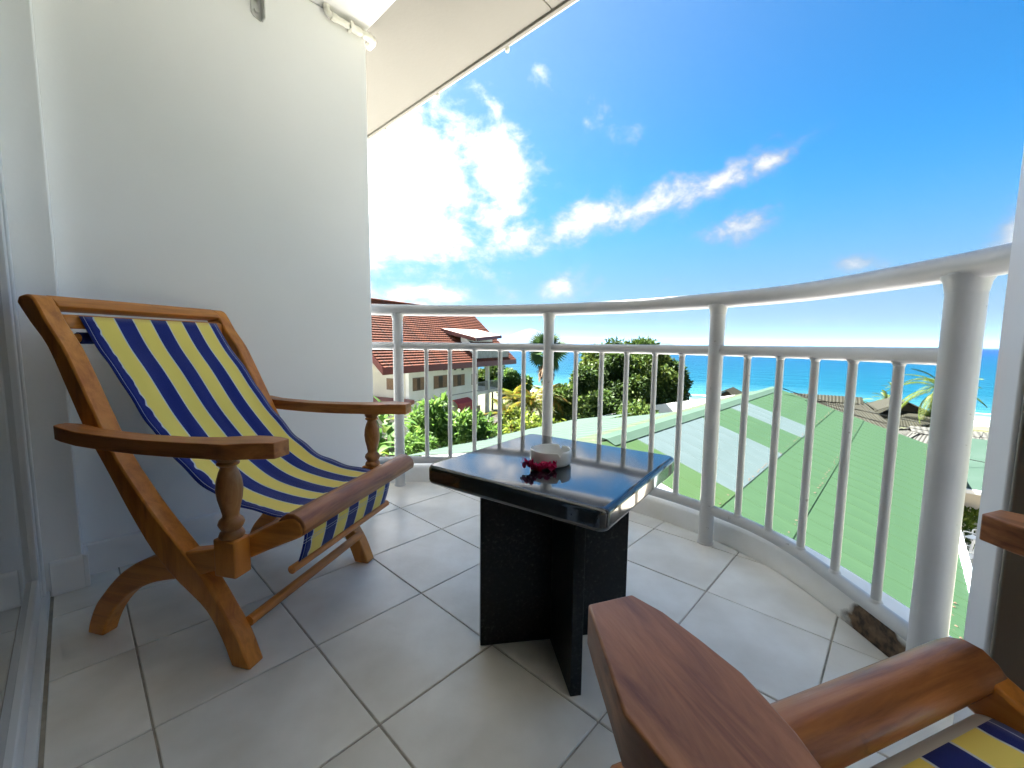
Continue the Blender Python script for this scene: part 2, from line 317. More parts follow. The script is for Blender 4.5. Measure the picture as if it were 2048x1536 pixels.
HEMV = .880
def sling_mat(white_hem):
    m = bpy.data.materials.new('striped_sling_white_hem' if white_hem else 'striped_sling'); m.use_nodes = True
    nt = m.node_tree; N = nt.nodes; L = nt.links; b = N['Principled BSDF']
    uv = N.new('ShaderNodeUVMap'); uv.uv_map = 'UVMap'; sx = N.new('ShaderNodeSeparateXYZ'); L.new(uv.outputs[0], sx.inputs[0])
    cr = N.new('ShaderNodeValToRGB'); cr.color_ramp.interpolation = 'CONSTANT'; e = cr.color_ramp.elements
    blue = (.003, .014, .17, 1); yel = (.88, .70, .15, 1); wh = (.62, .66, .68, 1)
    wd = [.62]+[1]*7+[.62]; tot = sum(wd); pos = [0]; [pos.append(pos[-1]+q/tot) for q in wd]
    e[0].position = 0; e[0].color = blue; e[1].position = pos[1]+.006; e[1].color = yel
    k = e.new(pos[1]-.002); k.color = wh
    for i in range(2, 9):
        k = e.new(pos[i]-.004); k.color = wh; k = e.new(pos[i]+.004); k.color = blue if i % 2 == 0 else yel
    # stitched hem makes the outer stripe edge wander a little
    nz = N.new('ShaderNodeTexNoise'); nz.noise_dimensions = '1D'; nz.inputs['Scale'].default_value = 26; nz.inputs['Detail'].default_value = 1; L.new(sx.outputs[1], nz.inputs['W'])
    sub = N.new('ShaderNodeMath'); sub.operation = 'SUBTRACT'; sub.inputs[1].default_value = .5; L.new(nz.outputs[0], sub.inputs[0])
    edge = N.new('ShaderNodeMapRange'); edge.inputs[1].default_value = .10; edge.inputs[2].default_value = .06; edge.inputs[3].default_value = 0; edge.inputs[4].default_value = .05; L.new(sx.outputs[0], edge.inputs[0])
    mu = N.new('ShaderNodeMath'); mu.operation = 'MULTIPLY_ADD'; L.new(sub.outputs[0], mu.inputs[0]); L.new(edge.outputs[0], mu.inputs[1]); L.new(sx.outputs[0], mu.inputs[2])
    L.new(mu.outputs[0], cr.inputs[0])
    col = cr.outputs[0]
    def line(sock, pos, half):
        s1 = N.new('ShaderNodeMath'); s1.operation = 'SUBTRACT'; s1.inputs[1].default_value = pos; L.new(sock, s1.inputs[0])
        a = N.new('ShaderNodeMath'); a.operation = 'ABSOLUTE'; L.new(s1.outputs[0], a.inputs[0])
        c = N.new('ShaderNodeMath'); c.operation = 'LESS_THAN'; c.inputs[1].default_value = half; L.new(a.outputs[0], c.inputs[0]); return c.outputs[0]
    for sock, p, hf in ((sx.outputs[1], .938, .0008), (sx.outputs[1], .946, .0008), (sx.outputs[0], .022, .0016), (sx.outputs[0], .978, .0016)):
        mx = N.new('ShaderNodeMix'); mx.data_type = 'RGBA'; L.new(line(sock, p, hf), mx.inputs[0]); L.new(col, mx.inputs[6]); mx.inputs[7].default_value = (.45, .5, .6, 1); col = mx.outputs[2]
    if white_hem:
        g = N.new('ShaderNodeMath'); g.operation = 'GREATER_THAN'; g.inputs[1].default_value = HEMV
        nz2 = N.new('ShaderNodeMath'); nz2.operation = 'MULTIPLY_ADD'; L.new(sub.outputs[0], nz2.inputs[0]); nz2.inputs[1].default_value = .02; L.new(sx.outputs[1], nz2.inputs[2]); L.new(nz2.outputs[0], g.inputs[0])
        mx = N.new('ShaderNodeMix'); mx.data_type = 'RGBA'; L.new(g.outputs[0], mx.inputs[0]); L.new(col, mx.inputs[6]); mx.inputs[7].default_value = (.62, .60, .56, 1); col = mx.outputs[2]
    L.new(col, b.inputs['Base Color']); b.inputs['Roughness'].default_value = .8; b.inputs['Specular IOR Level'].default_value = .2; b.inputs['Sheen Weight'].default_value = .25
    n = N.new('ShaderNodeTexWave'); n.inputs['Scale'].default_value = 160; n.inputs['Distortion'].default_value = 2; L.new(uv.outputs[0], n.inputs['Vector'])
    n3 = N.new('ShaderNodeTexNoise'); n3.inputs['Scale'].default_value = 6; L.new(uv.outputs[0], n3.inputs['Vector'])
    a = N.new('ShaderNodeMath'); a.operation = 'MULTIPLY_ADD'; L.new(n3.outputs[0], a.inputs[0]); a.inputs[1].default_value = 5; L.new(n.outputs[0], a.inputs[2])
    bp = N.new('ShaderNodeBump'); bp.inputs['Strength'].default_value = .12; bp.inputs['Distance'].default_value = .004; L.new(a.outputs[0], bp.inputs['Height']); L.new(bp.outputs[0], b.inputs['Normal'])
    return m

# ------------------------------------------------------------------ balcony floor, rim, walls, ceiling
CX, CY, CRAD = -.89, .291, 1.498
def circ(ang, r): return (CX+r*math.sin(R(ang)), CY+r*math.cos(R(ang)))
# railing plan: arc, then a flatter last bay
RAILP = [circ(a, CRAD) for a in range(-66, 14, 4)]+[(-.428, 1.726), (-.318, 1.684), (-.217, 1.623), (-.110, 1.535), (-.014, 1.440), (.082, 1.342), (.16, 1.245), (.23, 1.14)]
RAIL = catmull([(p[0], p[1]) for p in RAILP], 6)
def edge_r(a): return float(np.interp(a, [-70, -30, 0, 14, 22, 32, 40, 48], [1.545, 1.545, 1.55, 1.552, 1.545, 1.489, 1.455, 1.44]))
EDGE = [circ(a, edge_r(a)) for a in np.arange(-64, 49.5, 1.5)]
def clip_half(poly, nx, ny, c):           # keep nx*x+ny*y<=c
    out = []
    for i in range(len(poly)):
        p, q = poly[i], poly[(i+1) % len(poly)]; dp = nx*p[0]+ny*p[1]-c; dq = nx*q[0]+ny*q[1]-c
        if dp <= 0: out.append(p)
        if dp*dq < 0: t = dp/(dp-dq); out.append((p[0]+t*(q[0]-p[0]), p[1]+t*(q[1]-p[1])))
    return out
def clip_convex(poly, cv):                # cv clockwise outline
    for i in range(len(cv)-1):
        a, b = cv[i], cv[i+1]; nx, ny = -(b[1]-a[1]), (b[0]-a[0])
        poly = clip_half(poly, nx, ny, nx*a[0]+ny*a[1])
        if len(poly) < 3: return []
    return poly
GX0, GY0, GS = -1.422, .733, .3320
floor_pts = [(-2.3, -.6)]+[(-2.3, 1.0)]+[tuple(p) for p in EDGE]+[(1.72, 1.20), (1.72, -.6)]
floor = MB().prism(floor_pts, -.30, -.004).build('floor', M_grout); tag(floor, kind='structure')
rng = random.Random(4)
def inset_poly(poly, d):
    n = len(poly); c = np.mean(poly, axis=0); lines = []
    for i in range(n):
        a, b = np.array(poly[i]), np.array(poly[(i+1) % n]); t = b-a; ln = np.linalg.norm(t)
        if ln < 1e-5: continue
        t /= ln; nn = np.array([-t[1], t[0]]); 
        if nn @ (c-a) < 0: nn = -nn
        lines.append((nn, nn @ a+d))
    out = list(map(tuple, poly))
    for nn, k in lines:
        out = clip_half(out, -nn[0], -nn[1], -k)
        if len(out) < 3: return []
    return out
for i in range(-3, 10):
    for j in range(-3, 5):
        x0 = GX0+i*GS; y0 = GY0+j*GS
        sq = [(x0, y0), (x0+GS, y0), (x0+GS, y0+GS), (x0, y0+GS)]
        sq = clip_half(sq, 0, -1, .088)
        if len(sq) < 3: continue
        if x0 < .23: sq = clip_convex(sq, [EDGE[k] for k in range(len(EDGE))][::1]) if True else sq
        else: sq = clip_half(clip_half(sq, 0, 1, 1.2), 1, 0, 1.7) if len(sq) >= 3 else sq
        if len(sq) < 3: continue
        sq = inset_poly(sq, .0020)
        if len(sq) < 3: continue
        ar = abs(sum(sq[k][0]*sq[(k+1) % len(sq)][1]-sq[(k+1) % len(sq)][0]*sq[k][1] for k in range(len(sq))))/2
        if ar < .0006: continue
        dz = rng.uniform(-.0006, .0006)
        cxm, cym = np.mean(sq, axis=0)
        t = MB().prism([(p[0]-cxm, p[1]-cym) for p in sq], -.012, 0).build('floor_tile', M_tile, floor, bevel=.0022, seg=2)
        t.location = (cxm, cym, dz); t.rotation_euler = (rng.uniform(-.0012, .0012), rng.uniform(-.0012, .0012), 0)

def rim_mat():
    m = mat('white_rim_paint', (.90, .89, .87), rough=.6, spec=.3, col2=(.84, .82, .77), vscale=7, bump=.2, bscale=40)
    nt = m.node_tree; N = nt.nodes; L = nt.links; b = N['Principled BSDF']
    tc = N.new('ShaderNodeTexCoord'); sb = N.new('ShaderNodeVectorMath'); sb.operation = 'SUBTRACT'; L.new(tc.outputs['Object'], sb.inputs[0]); sb.inputs[1].default_value = (.03, 1.47, .02)
    mp = N.new('ShaderNodeMapping'); mp.inputs['Rotation'].default_value = (0, 0, R(42)); mp.inputs['Scale'].default_value = (1, 2.2, 2.6); L.new(sb.outputs[0], mp.inputs[0])
    ln = N.new('ShaderNodeVectorMath'); ln.operation = 'LENGTH'; L.new(mp.outputs[0], ln.inputs[0])
    n = N.new('ShaderNodeTexNoise'); n.inputs['Scale'].default_value = 14; n.inputs['Detail'].default_value = 6; L.new(tc.outputs['Object'], n.inputs['Vector'])
    ad = N.new('ShaderNodeMath'); ad.operation = 'MULTIPLY_ADD'; L.new(n.outputs[0], ad.inputs[0]); ad.inputs[1].default_value = .16; L.new(ln.outputs['Value'], ad.inputs[2])
    r = N.new('ShaderNodeMapRange'); L.new(ad.outputs[0], r.inputs[0]); r.inputs[1].default_value = .27; r.inputs[2].default_value = .235
    n2 = N.new('ShaderNodeTexNoise'); n2.inputs['Scale'].default_value = 45; n2.inputs['Detail'].default_value = 6; L.new(tc.outputs['Object'], n2.inputs['Vector'])
    cr = N.new('ShaderNodeValToRGB'); e = cr.color_ramp.elements; e[0].position = .35; e[0].color = (.03, .018, .012, 1); e[1].position = .7; e[1].color = (.20, .125, .07, 1); L.new(n2.outputs[0], cr.inputs[0])
    mx = N.new('ShaderNodeMix'); mx.data_type = 'RGBA'; L.new(r.outputs[0], mx.inputs[0]); L.new(b.inputs['Base Color'].links[0].from_socket, mx.inputs[6]); L.new(cr.outputs[0], mx.inputs[7]); L.new(mx.outputs[2], b.inputs['Base Color'])
    return m
M_rim = rim_mat()
rimprof = [(0, -.02), (0, .075), (.004, .089), (.014, .098), (.030, .10), (.085, .10), (.10, .094), (.105, .08), (.105, -.42), (.06, -.42), (.06, -.02)]
MB().sweep([circ(a, edge_r(a)+.002) for a in np.arange(-64, 49, 1.5)], rimprof).build('rim', M_rim, floor, sm=50)

# divider wall behind the chair
wall = empty('divider_wall', (-2.08, .5, 0)); tag(wall, 'plain white balcony divider wall behind the striped deck chair', 'wall')
def wl(b, name, m, parent=wall, **k):
    o = b.build(name, m, parent, **k); o.location = -Vector(parent.location); return o
wl(MB().box((-2.16, -.02, -.004), (-2.0, 1.068, 2.288)), 'wall_panel', M_wall, bevel=.006)
wl(MB().box((-2.16, -.35, -.004), (-1.909, -.015, 2.288)), 'pilaster', M_wall, bevel=.005)
wl(MB().prism([(-2.001, .0), (-1.988, .0), (-1.988, .098), (-1.992, .108), (-1.999, .112), (-2.001, .112)], -.013, 1.062, axis=1), 'skirting', M_trim, bevel=.002)
wl(MB().prism([(-1.91, .001), (-1.897, .001), (-1.897, .098), (-1.901, .108), (-1.907, .112), (-1.91, .112)], -.09, -.004, axis=1), 'skirting', M_trim, bevel=.002)
wl(MB().prism([(-.016, .001), (-.003, .001), (-.003, .098), (-.007, .108), (-.013, .112), (-.016, .112)], -1.99, -1.8965, axis=0), 'skirting', M_trim, bevel=.002)

wall2 = MB().box((1.72, -.3, -.3), (1.86, 1.0, 2.288)).build('divider_wall', M_wall); tag(wall2, 'white divider wall at the far end behind the foreground chair', 'wall')

# ceiling slab and the eave beyond it
ceil = MB().box((-9, -3.2, 2.29), (6, 1.07, 2.60)).build('ceiling', M_slab, bevel=.004); tag(ceil, kind='structure')
sof = MB()
sof.add([(-9, 1.07, 2.315), (6, 1.07, 2.315), (6, 1.585, 2.285), (-9, 1.585, 2.285), (-9, 1.07, 2.5), (6, 1.07, 2.5), (6, 1.585, 2.36), (-9, 1.585, 2.36)],
        [(3,2,1,0),(4,5,6,7),(0,1,5,4),(1,2,6,5),(2,3,7,6),(3,0,4,7)])
eave = empty('eave', (-1.3, 1.3, 2.3)); tag(eave, kind='structure')
def ev(b, name, m, **k):
    o = b.build(name, m, eave, **k); o.location = -Vector(eave.location); return o
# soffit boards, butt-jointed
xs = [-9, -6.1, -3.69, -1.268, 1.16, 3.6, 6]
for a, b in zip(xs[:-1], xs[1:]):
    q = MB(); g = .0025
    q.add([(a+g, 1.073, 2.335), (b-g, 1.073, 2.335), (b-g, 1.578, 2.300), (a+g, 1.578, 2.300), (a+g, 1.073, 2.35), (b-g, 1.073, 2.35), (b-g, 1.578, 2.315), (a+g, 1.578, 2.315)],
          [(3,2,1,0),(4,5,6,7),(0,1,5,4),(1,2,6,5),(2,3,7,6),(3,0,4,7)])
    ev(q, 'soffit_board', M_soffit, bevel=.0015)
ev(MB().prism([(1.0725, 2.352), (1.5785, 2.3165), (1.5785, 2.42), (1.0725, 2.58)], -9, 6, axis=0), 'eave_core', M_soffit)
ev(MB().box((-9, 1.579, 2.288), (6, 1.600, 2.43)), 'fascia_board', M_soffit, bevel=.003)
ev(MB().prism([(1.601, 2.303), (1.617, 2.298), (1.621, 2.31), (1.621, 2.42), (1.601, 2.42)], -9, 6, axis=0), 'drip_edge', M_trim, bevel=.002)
for bx in (-4.2, -3.45, -2.765, -2.165, -1.58, -.98):
    o = MB().lathe([(.001, -.020), (.008, -.017), (.012, -.008), (.012, .004), (.006, .010), (.006, .016)], 12).build('fixing_cap', M_pipe, eave, sm=50)
    o.location = (bx+1.3, 1.612-1.3, 2.292-2.3)

# conduit along the wall top
pipe = empty('conduit_pipe', (-1.975, .88, 2.2)); tag(pipe, 'cream plastic conduit pipe running along the top of the white wall', 'pipe')
def pp(b, name, m, **k):
    o = b.build(name, m, pipe, **k); o.location = -Vector(pipe.location); return o
pp(MB().tube(catmull([(-1.976, .872, 2.289), (-1.976, .872, 2.275), (-1.976, .880, 2.262), (-1.976, .897, 2.257), (-1.976, .95, 2.256), (-1.976, 1.04, 2.256)], 6), .0135, 14), 'pipe', M_pipe, sm=60)
pp(MB().tube([(-1.976, .985, 2.256), (-1.976, 1.03, 2.256)], .0175, 14), 'coupling', M_pipe, sm=60)
pp(MB().tube([(-1.976, .893, 2.257), (-1.976, .915, 2.256)], .017, 14), 'coupling', M_pipe, sm=60)
pp(MB().tube(catmull([(-1.976, 1.04, 2.256), (-1.976, 1.075, 2.256), (-1.98, 1.092, 2.252), (-1.996, 1.098, 2.250), (-2.03, 1.098, 2.250)], 6), .017, 14), 'elbow', M_pipe, sm=60)
pp(MB().box((-1.999, .975, 2.241), (-1.958, .990, 2.2745)), 'clip', M_pipe, bevel=.003)
brk = empty('wall_bracket', (-1.99, .6, 2.2)); tag(brk, 'small zinc bracket bolted high on the white divider wall', 'bracket')
o = MB().prism([(-.021, .09), (-.021, -.085), (-.012, -.097), (.012, -.106), (.020, -.100), (.020, .09)], .0, .004, axis=0).build('plate', M_steel, brk, bevel=.001); o.location = (-.009, 0, 0)
o = MB().box((-.006, .016, -.106), (.03, .020, .09)).build('flange', M_steel, brk, bevel=.001)
o = MB().tube([(-.006, -.004, -.075), (.007, -.004, -.075)], .009, 6).build('bolt', M_steel, brk)
o = MB().tube([(-.006, -.004, -.03), (.007, -.004, -.03)], .009, 6).build('bolt', M_steel, brk)

# sliding door along the facade
door = empty('sliding_door', (-.2, -.11, 0)); tag(door, 'white aluminium sliding glass door with added pale curtain behind it', 'door')
def dr(b, name, m, **k):
    o = b.build(name, m, door, **k); o.location = -Vector(door.location); return o
dr(MB().box((-1.905, -.19, .001), (1.7, -.093, .022)), 'track', M_alu, bevel=.003)
dr(MB().box((-1.905, -.150, .0225), (1.7, -.135, .034)), 'track_rib', M_alu, bevel=.002)
dr(MB().box((-1.9085, -.185, .0225), (-1.865, -.100, 2.28)), 'jamb', M_alu, bevel=.003)
dr(MB().box((-1.905, -.19, 2.2), (1.7, -.093, 2.285)), 'head', M_alu, bevel=.003)
for k, (x0, x1, y0) in enumerate(((-1.86, -.62, -.124), (-.70, .55, -.165), (.45, 1.69, -.124))):
    lf = MB().box((x0, y0-.018, .036), (x0+.05, y0+.018, 2.198)).build('sash', M_alu, door, bevel=.003); lf.location = -Vector(door.location)
    for b, nm in ((MB().box((x1-.05, y0-.018, .036), (x1, y0+.018, 2.198)), 'stile'), (MB().box((x0+.051, y0-.016, .036), (x1-.051, y0+.016, .105)), 'bottom_rail'),
                  (MB().box((x0+.051, y0-.016, 2.13), (x1-.051, y0+.016, 2.197)), 'top_rail')):
        b.build(nm, M_alu, lf, bevel=.003)
    MB().box((x0+.052, y0-.003, .106), (x1-.052, y0+.003, 2.129)).build('pane', M_glass, lf)
cv = [(x, -.30+.018*math.sin(x*55)+.008*math.sin(x*23+1)) for x in np.arange(-1.9, 1.75, .012)]
q = MB().sweep(cv, [(0, .03), (0, 2.28)], closed_prof=False).build('curtain', M_bounce_curtain, None, sm=80); tag(q, 'pale pleated curtain added behind the sliding glass door to bounce light', 'curtain')  # pleated curtain added behind the glass to bounce light onto the balcony

# pillar at the right
pil = empty('pillar', (.35, 1.1, 0)); tag(pil, 'white square pillar with brown inner face beside the thick railing post', 'pillar')
o = MB().box((.125, .985, -.29), (.60, 1.215, 2.288)).build('shaft', M_pillar, pil, bevel=.006); o.location = -Vector(pil.location)
o = MB().box((.131, .970, .001), (.60, .9835, 2.286)).build('inner_face_sheet', M_brownsheet, pil, bevel=.003); o.location = -Vector(pil.location)  # thin dark brown sheet over the pillar's inner face

# ------------------------------------------------------------------ railing
rail = empty('balcony_railing', (-.89, 1.6, 0)); tag(rail, 'curved white tubular balcony railing with upright bars', 'railing')
def rl(b, name, **k):
    o = b.build(name, M_rail, rail, **k); o.location = -Vector(rail.location); return o
def railz(pts, zf): return [(p[0], p[1], zf(p)) for p in pts]
rl(MB().tube(railz(RAIL, lambda p: .986), .030, 20), 'top_rail', sm=60)
def botz(p): return float(np.interp(p[0], [-.56, -.3, -.1, .1], [.146, .135, .118, .11]))
POSTS = [circ(-50.5, CRAD), circ(-18.3, CRAD), (-.549, 1.749), (.083, 1.348)]
P4x = POSTS[3][0]
main = [p for p in RAIL if p[0] < P4x]
rl(MB().tube(railz(main, lambda p: .790), .0205, 16), 'mid_rail', sm=60)
rl(MB().tube(railz(main, botz), .0205, 16), 'bottom_rail', sm=60)
for k, (x, y) in enumerate(POSTS):
    r_ = .0275 if k < 3 else .0335
    o = rl(MB().tube([(x, y, -.002), (x, y, .972)], r_, 20), 'post', sm=60)
    f = MB().lathe([(r_+.004, 0), (r_+.004, .003), (r_+.001, .006)], 20).build('base_weld', M_rail, o, sm=60); f.location = (x, y, .001)
    f = MB().lathe([(r_+.0005, .93), (r_+.004, .952), (r_+.009, .962), (r_+.009, .968)], 20).build('top_weld', M_rail, o, sm=60); f.location = (x, y, 0)
def on_rail(px, py):                       # railing plan point in a pixel's direction
    d = ray(px, py); best = None
    for p in RAIL:
        c_ = abs(d[0]*p[1]-d[1]*p[0])/np.hypot(d[0], d[1])
        if d[0]*p[0]+d[1]*p[1] > 0 and (best is None or c_ < best[0]): best = (c_, p)
    # refine along the polyline
    fine = []
    i = min(range(len(RAIL)), key=lambda k: np.hypot(*(np.array(RAIL[k])-best[1])))
    for a, b in ((max(i-1, 0), i), (i, min(i+1, len(RAIL)-1))):
        for t in np.linspace(0, 1, 21): fine.append(np.array(RAIL[a])*(1-t)+np.array(RAIL[b])*t)
    return min(fine, key=lambda p: abs(d[0]*p[1]-d[1]*p[0]))
bars = [on_rail(x, y) for x, y in ((853, 760), (900, 760), (949, 760), (1000, 760), (1047, 760), (1151, 760), (1202, 760), (1252, 760), (1308, 760), (1362, 760),
        (1493, 760), (1558, 760), (1628, 760), (1703, 760), (1792, 790))]
for p in bars:
    zb = botz(p); o = rl(MB().tube([(p[0], p[1], zb), (p[0], p[1], .79)], .0118, 14), 'baluster', sm=60)
    for z0, z1 in ((zb+.017, zb+.026), (.773, .763)):
        f = MB().tube([(p[0], p[1], z0), (p[0], p[1], (z0+z1)/2), (p[0], p[1], z1)], .016, 14, rs=[.0165, .0140, .0121]).build('weld', M_rail, o, sm=80)

# ------------------------------------------------------------------ deck chairs
A_LEFT = [(-.138, .905), (-.097, .853), (-.042, .789), (.010, .684), (.049, .602), (.077, .551), (.137, .457), (.194, .365), (.262, .270), (.33, .205), (.367, .178), (.421, .135), (.462, .070), (.490, 0)]
A_RIGHT = [(.545, 0), (.514, .078), (.479, .133), (.43, .205), (.385, .255), (.345, .297), (.285, .357), (.236, .412), (.162, .507), (.101, .623), (.049, .724), (.013, .789), (-.034, .850), (-.074, .912), (-.10, .925), (-.13, .920)]
B_TOP = [(0, 0), (.012, .035), (.038, .086), (.072, .126), (.1, .156), (.135, .188), (.172, .214), (.226, .243), (.285, .262), (.35, .277), (.412, .290), (.46, .303), (.52, .327), (.573, .354), (.62, .379), (.656, .396), (.685, .402), (.703, .392)]
B_BOT = [(.710, .372), (.70, .358), (.65, .335), (.60, .311), (.566, .294), (.505, .266), (.46, .247), (.41, .228), (.36, .212), (.30, .197), (.245, .181), (.192, .156), (.160, .137), (.130, .112), (.105, .085), (.085, .058), (.068, .028), (.056, 0)]
SLING = [(-.050, .872), (.004, .789), (.068, .712), (.142, .613), (.191, .557), (.237, .510), (.280, .470), (.326, .437), (.373, .409), (.423, .389), (.488, .374), (.545, .366), (.60, .362), (.636, .357), (.650, .345), (.651, .320), (.642, .285), (.630, .250)]
CW = .56; FT = .044
def make_chair(loc, deg, label, hem=False):
    c = empty('deck_chair', (loc[0], loc[1], .0008), R(deg)); tag(c, label, 'chair', 'striped planter deck chairs')
    arm_m = M_armfg if hem else M_arm
    for side in (0, 1):
        t0 = 0 if side == 0 else CW-FT; t1 = t0+FT; sg = -1 if side == 0 else 1
        sm_ = lambda P: [tuple(q) for q in catmull(P, 3)]
        MB().prism(sm_(A_LEFT)+sm_(A_RIGHT), t0, t1, axis=1).build('back_upright', M_wood_z, c, bevel=.0045)
        MB().prism(sm_(B_TOP)+sm_(B_BOT), t0+.003, t1-.003, axis=1).build('seat_rail', M_wood_x, c, bevel=.0045)
        # armrest: plan outline (s, outward offset), arched lengthwise
        to = t0 if side == 0 else t1
        outl = [(.03, .012), (.026, .028), (.036, .046), (.07, .054), (.2, .055), (.4, .057), (.50, .060), (.545, .066), (.585, .072), (.655, .050), (.682, .040), (.684, -.004), (.655, -.014), (.588, -.024), (.55, -.020), (.50, -.004), (.40, .002), (.2, .003), (.07, .003)]
        n = len(outl); vs = []; fs = []
        def armz(s): return .5905+.0*s-.012*math.sin(math.pi*min(max((s-.03)/.6, 0), 1))+(.004 if s < .1 else 0)
        top = [(s, to+sg*o_, armz(s)) for s, o_ in outl]; bot = [(s, to+sg*o_, armz(s)-.036) for s, o_ in outl]
        # lengthwise strips so the arch is followed
        stations = sorted(set([s for s, _ in outl]+list(np.linspace(.04, .5, 9))))
        lo_, hi_ = outl[:12], outl[11:]+outl[:1]
        fo = lambda s: float(np.interp(s, [q[0] for q in sorted(outl[1:11])], [q[1] for q in sorted(outl[1:11])]))
        inn = sorted(outl[11:]+[outl[0]]); fi = lambda s: float(np.interp(s, [q[0] for q in inn], [q[1] for q in inn]))
        st = [.026, .030, .036, .05, .07, .12, .18, .25, .32, .4, .46, .5, .525, .545, .567, .587, .62, .655, .684]
        b = MB(); vs = []; fs = []
        for s in st:
            o1, o0 = fo(s), fi(s)
            if s <= .026: o1, o0 = .034, .022
            z = armz(s); vs += [(s, to+sg*o0, z), (s, to+sg*o1, z), (s, to+sg*o1, z-.036), (s, to+sg*o0, z-.036)]
        for i in range(len(st)-1):
            for k in range(4): fs.append((i*4+k, i*4+(k+1) % 4, (i+1)*4+(k+1) % 4, (i+1)*4+k))
        fs += [(0, 1, 2, 3), tuple((len(st)-1)*4+k for k in (3, 2, 1, 0))]
        b.add(vs, fs); b.build('armrest', arm_m, c, bevel=.0035, seg=3)
        # turned arm post on a square block
        pc = (.535, to+sg*.018)
        po = MB().box((.503, pc[1]-.0225, .262), (.563, pc[1]+.0225, .352)).build('arm_post', M_wood_z, c, bevel=.004)
        prof = [(.024, .3525), (.027, .358), (.024, .366), (.0195, .371), (.0235, .377), (.0275, .386), (.0245, .395), (.0175, .402), (.017, .408), (.0205, .425), (.0255, .447), (.0275, .468), (.0255, .490), (.0205, .508), (.0165, .518), (.016, .522), (.0225, .526), (.0235, .530), (.019, .534), (.024, .539), (.025, .544), (.020, .549), (.022, .556)]
        MB().lathe(prof, 28, pc).build('turned_baluster', M_turned, po, sm=55)
    # cross members
    MB().prism([(-.137, .905), (-.118, .884), (-.075, .888), (-.058, .897), (-.076, .914), (-.10, .927), (-.127, .921)], FT-.004, CW-FT+.004, axis=1).build('top_rail', M_wood_y, c, bevel=.004)
    MB().prism([(-.088, .874), (-.084, .838), (-.052, .838), (-.052, .870), (-.060, .876)], FT-.004, CW-FT+.004, axis=1).build('sling_slat', M_wood_y, c, bevel=.003)
    MB().tube([(-.058, FT-.003, .812), (-.058, CW-FT+.003, .812)], .0125, 14).build('back_dowel', M_wood_y, c, sm=60)
    bar = [(.640, .378), (.655, .372), (.700, .358), (.713, .366), (.716, .380), (.711, .394), (.700, .405), (.684, .412), (.666, .411), (.650, .401), (.641, .390)]
    MB().prism(bar, .006, CW-.006, axis=1).build('front_bar', M_frontbar, c, bevel=.003, sm=50)
    MB().tube([(.508, FT-.004, .097), (.508, CW-FT+.004, .103)], .0135, 14).build('stretcher', M_wood_y, c, sm=60)
    MB().box((.395, FT-.003, .232), (.44, CW-FT+.003, .262)).build('seat_stretcher', M_wood_y, c, bevel=.003)
    # sling
    prof = catmull(SLING, 5); L_ = [0]
    for a, b in zip(prof[:-1], prof[1:]): L_.append(L_[-1]+np.linalg.norm(b-a))
    nu = 22; T0, T1 = (.060, .512) if hem else (.078, .492); vs = []; uvs = []; fs = []
    for i, p in enumerate(prof):
        v = L_[i]/L_[-1]
        for k in range(nu+1):
            u = k/nu; side_slack = math.sin(math.pi*v*1.05) if v < .82 else 0
            dz = -.010*math.sin(math.pi*u)*side_slack+.0022*math.sin(38*u+9*v)*side_slack
            edgew = .0035*math.sin(52*v+u*4)*(max(0, abs(u-.5)*2-.75)*4)*side_slack
            t = T0+(T1-T0)*u
            vs.append((p[0]+.3*dz, t, p[1]+dz+edgew)); uvs.append((u, v))
    for i in range(len(prof)-1):
        for k in range(nu): a = i*(nu+1)+k; fs.append((a, a+1, a+nu+2, a+nu+1))
    me = bpy.data.meshes.new('sling'); me.from_pydata(vs, [], fs); uvl = me.uv_layers.new(name='UVMap')
    for lp in me.loops: uvl.data[lp.index].uv = uvs[lp.vertex_index]
    for p_ in me.polygons: p_.use_smooth = True
    slo = link('sling', me, sling_mat(hem), c); md = slo.modifiers.new('solid', 'SOLIDIFY'); md.thickness = .0016; md.offset = 0
    MB().tube([(.628, T0-.022, .242), (.628, T1+.018, .242)], .0105, 14).build('front_dowel', M_wood_y, slo, sm=60)
    # cloth wrapped round the back dowel
    bm = MB(); pr = [(-.060+.0165*math.cos(a), .812+.0165*math.sin(a)) for a in np.linspace(0, 2*math.pi, 15)[:-1]]
    for wi, (u0, u1, mm) in enumerate(((0, .19, 0), (.19, .5, 1), (.5, .81, 0), (.81, 1, 1))):
        pass
    MB().prism(pr, T0, T1, axis=1).build('sling_sleeve', M_sleeve, slo, sm=50)
    return c
def sleeve():
    m = bpy.data.materials.new('striped_sleeve'); m.use_nodes = True; nt = m.node_tree; N = nt.nodes; L = nt.links; b = N['Principled BSDF']
    tc = N.new('ShaderNodeTexCoord'); sx = N.new('ShaderNodeSeparateXYZ'); L.new(tc.outputs['Object'], sx.inputs[0])
    r = N.new('ShaderNodeMapRange'); r.inputs[1].default_value = .078; r.inputs[2].default_value = .492; L.new(sx.outputs[1], r.inputs[0])
    cr = N.new('ShaderNodeValToRGB'); cr.color_ramp.interpolation = 'CONSTANT'; e = cr.color_ramp.elements; wd = [.62]+[1]*7+[.62]; tot = sum(wd); p = 0
    e[0].color = (.004, .016, .165, 1)
    for i, q in enumerate(wd[:-1]):
        p += q/tot; k = e[1] if i == 0 else e.new(p); k.position = p; k.color = (.76, .58, .085, 1) if i % 2 == 0 else (.004, .016, .165, 1)
    L.new(r.outputs[0], cr.inputs[0]); L.new(cr.outputs[0], b.inputs['Base Color']); b.inputs['Roughness'].default_value = .8
    return m
M_sleeve = sleeve()
make_chair((-1.589, -.021), 30.2, 'wooden deck chair with blue and yellow striped sling against the white divider wall')
make_chair((.70, .516), 153.3, 'wooden striped deck chair with white hem at its front bar, beside the brown faced pillar', hem=True)

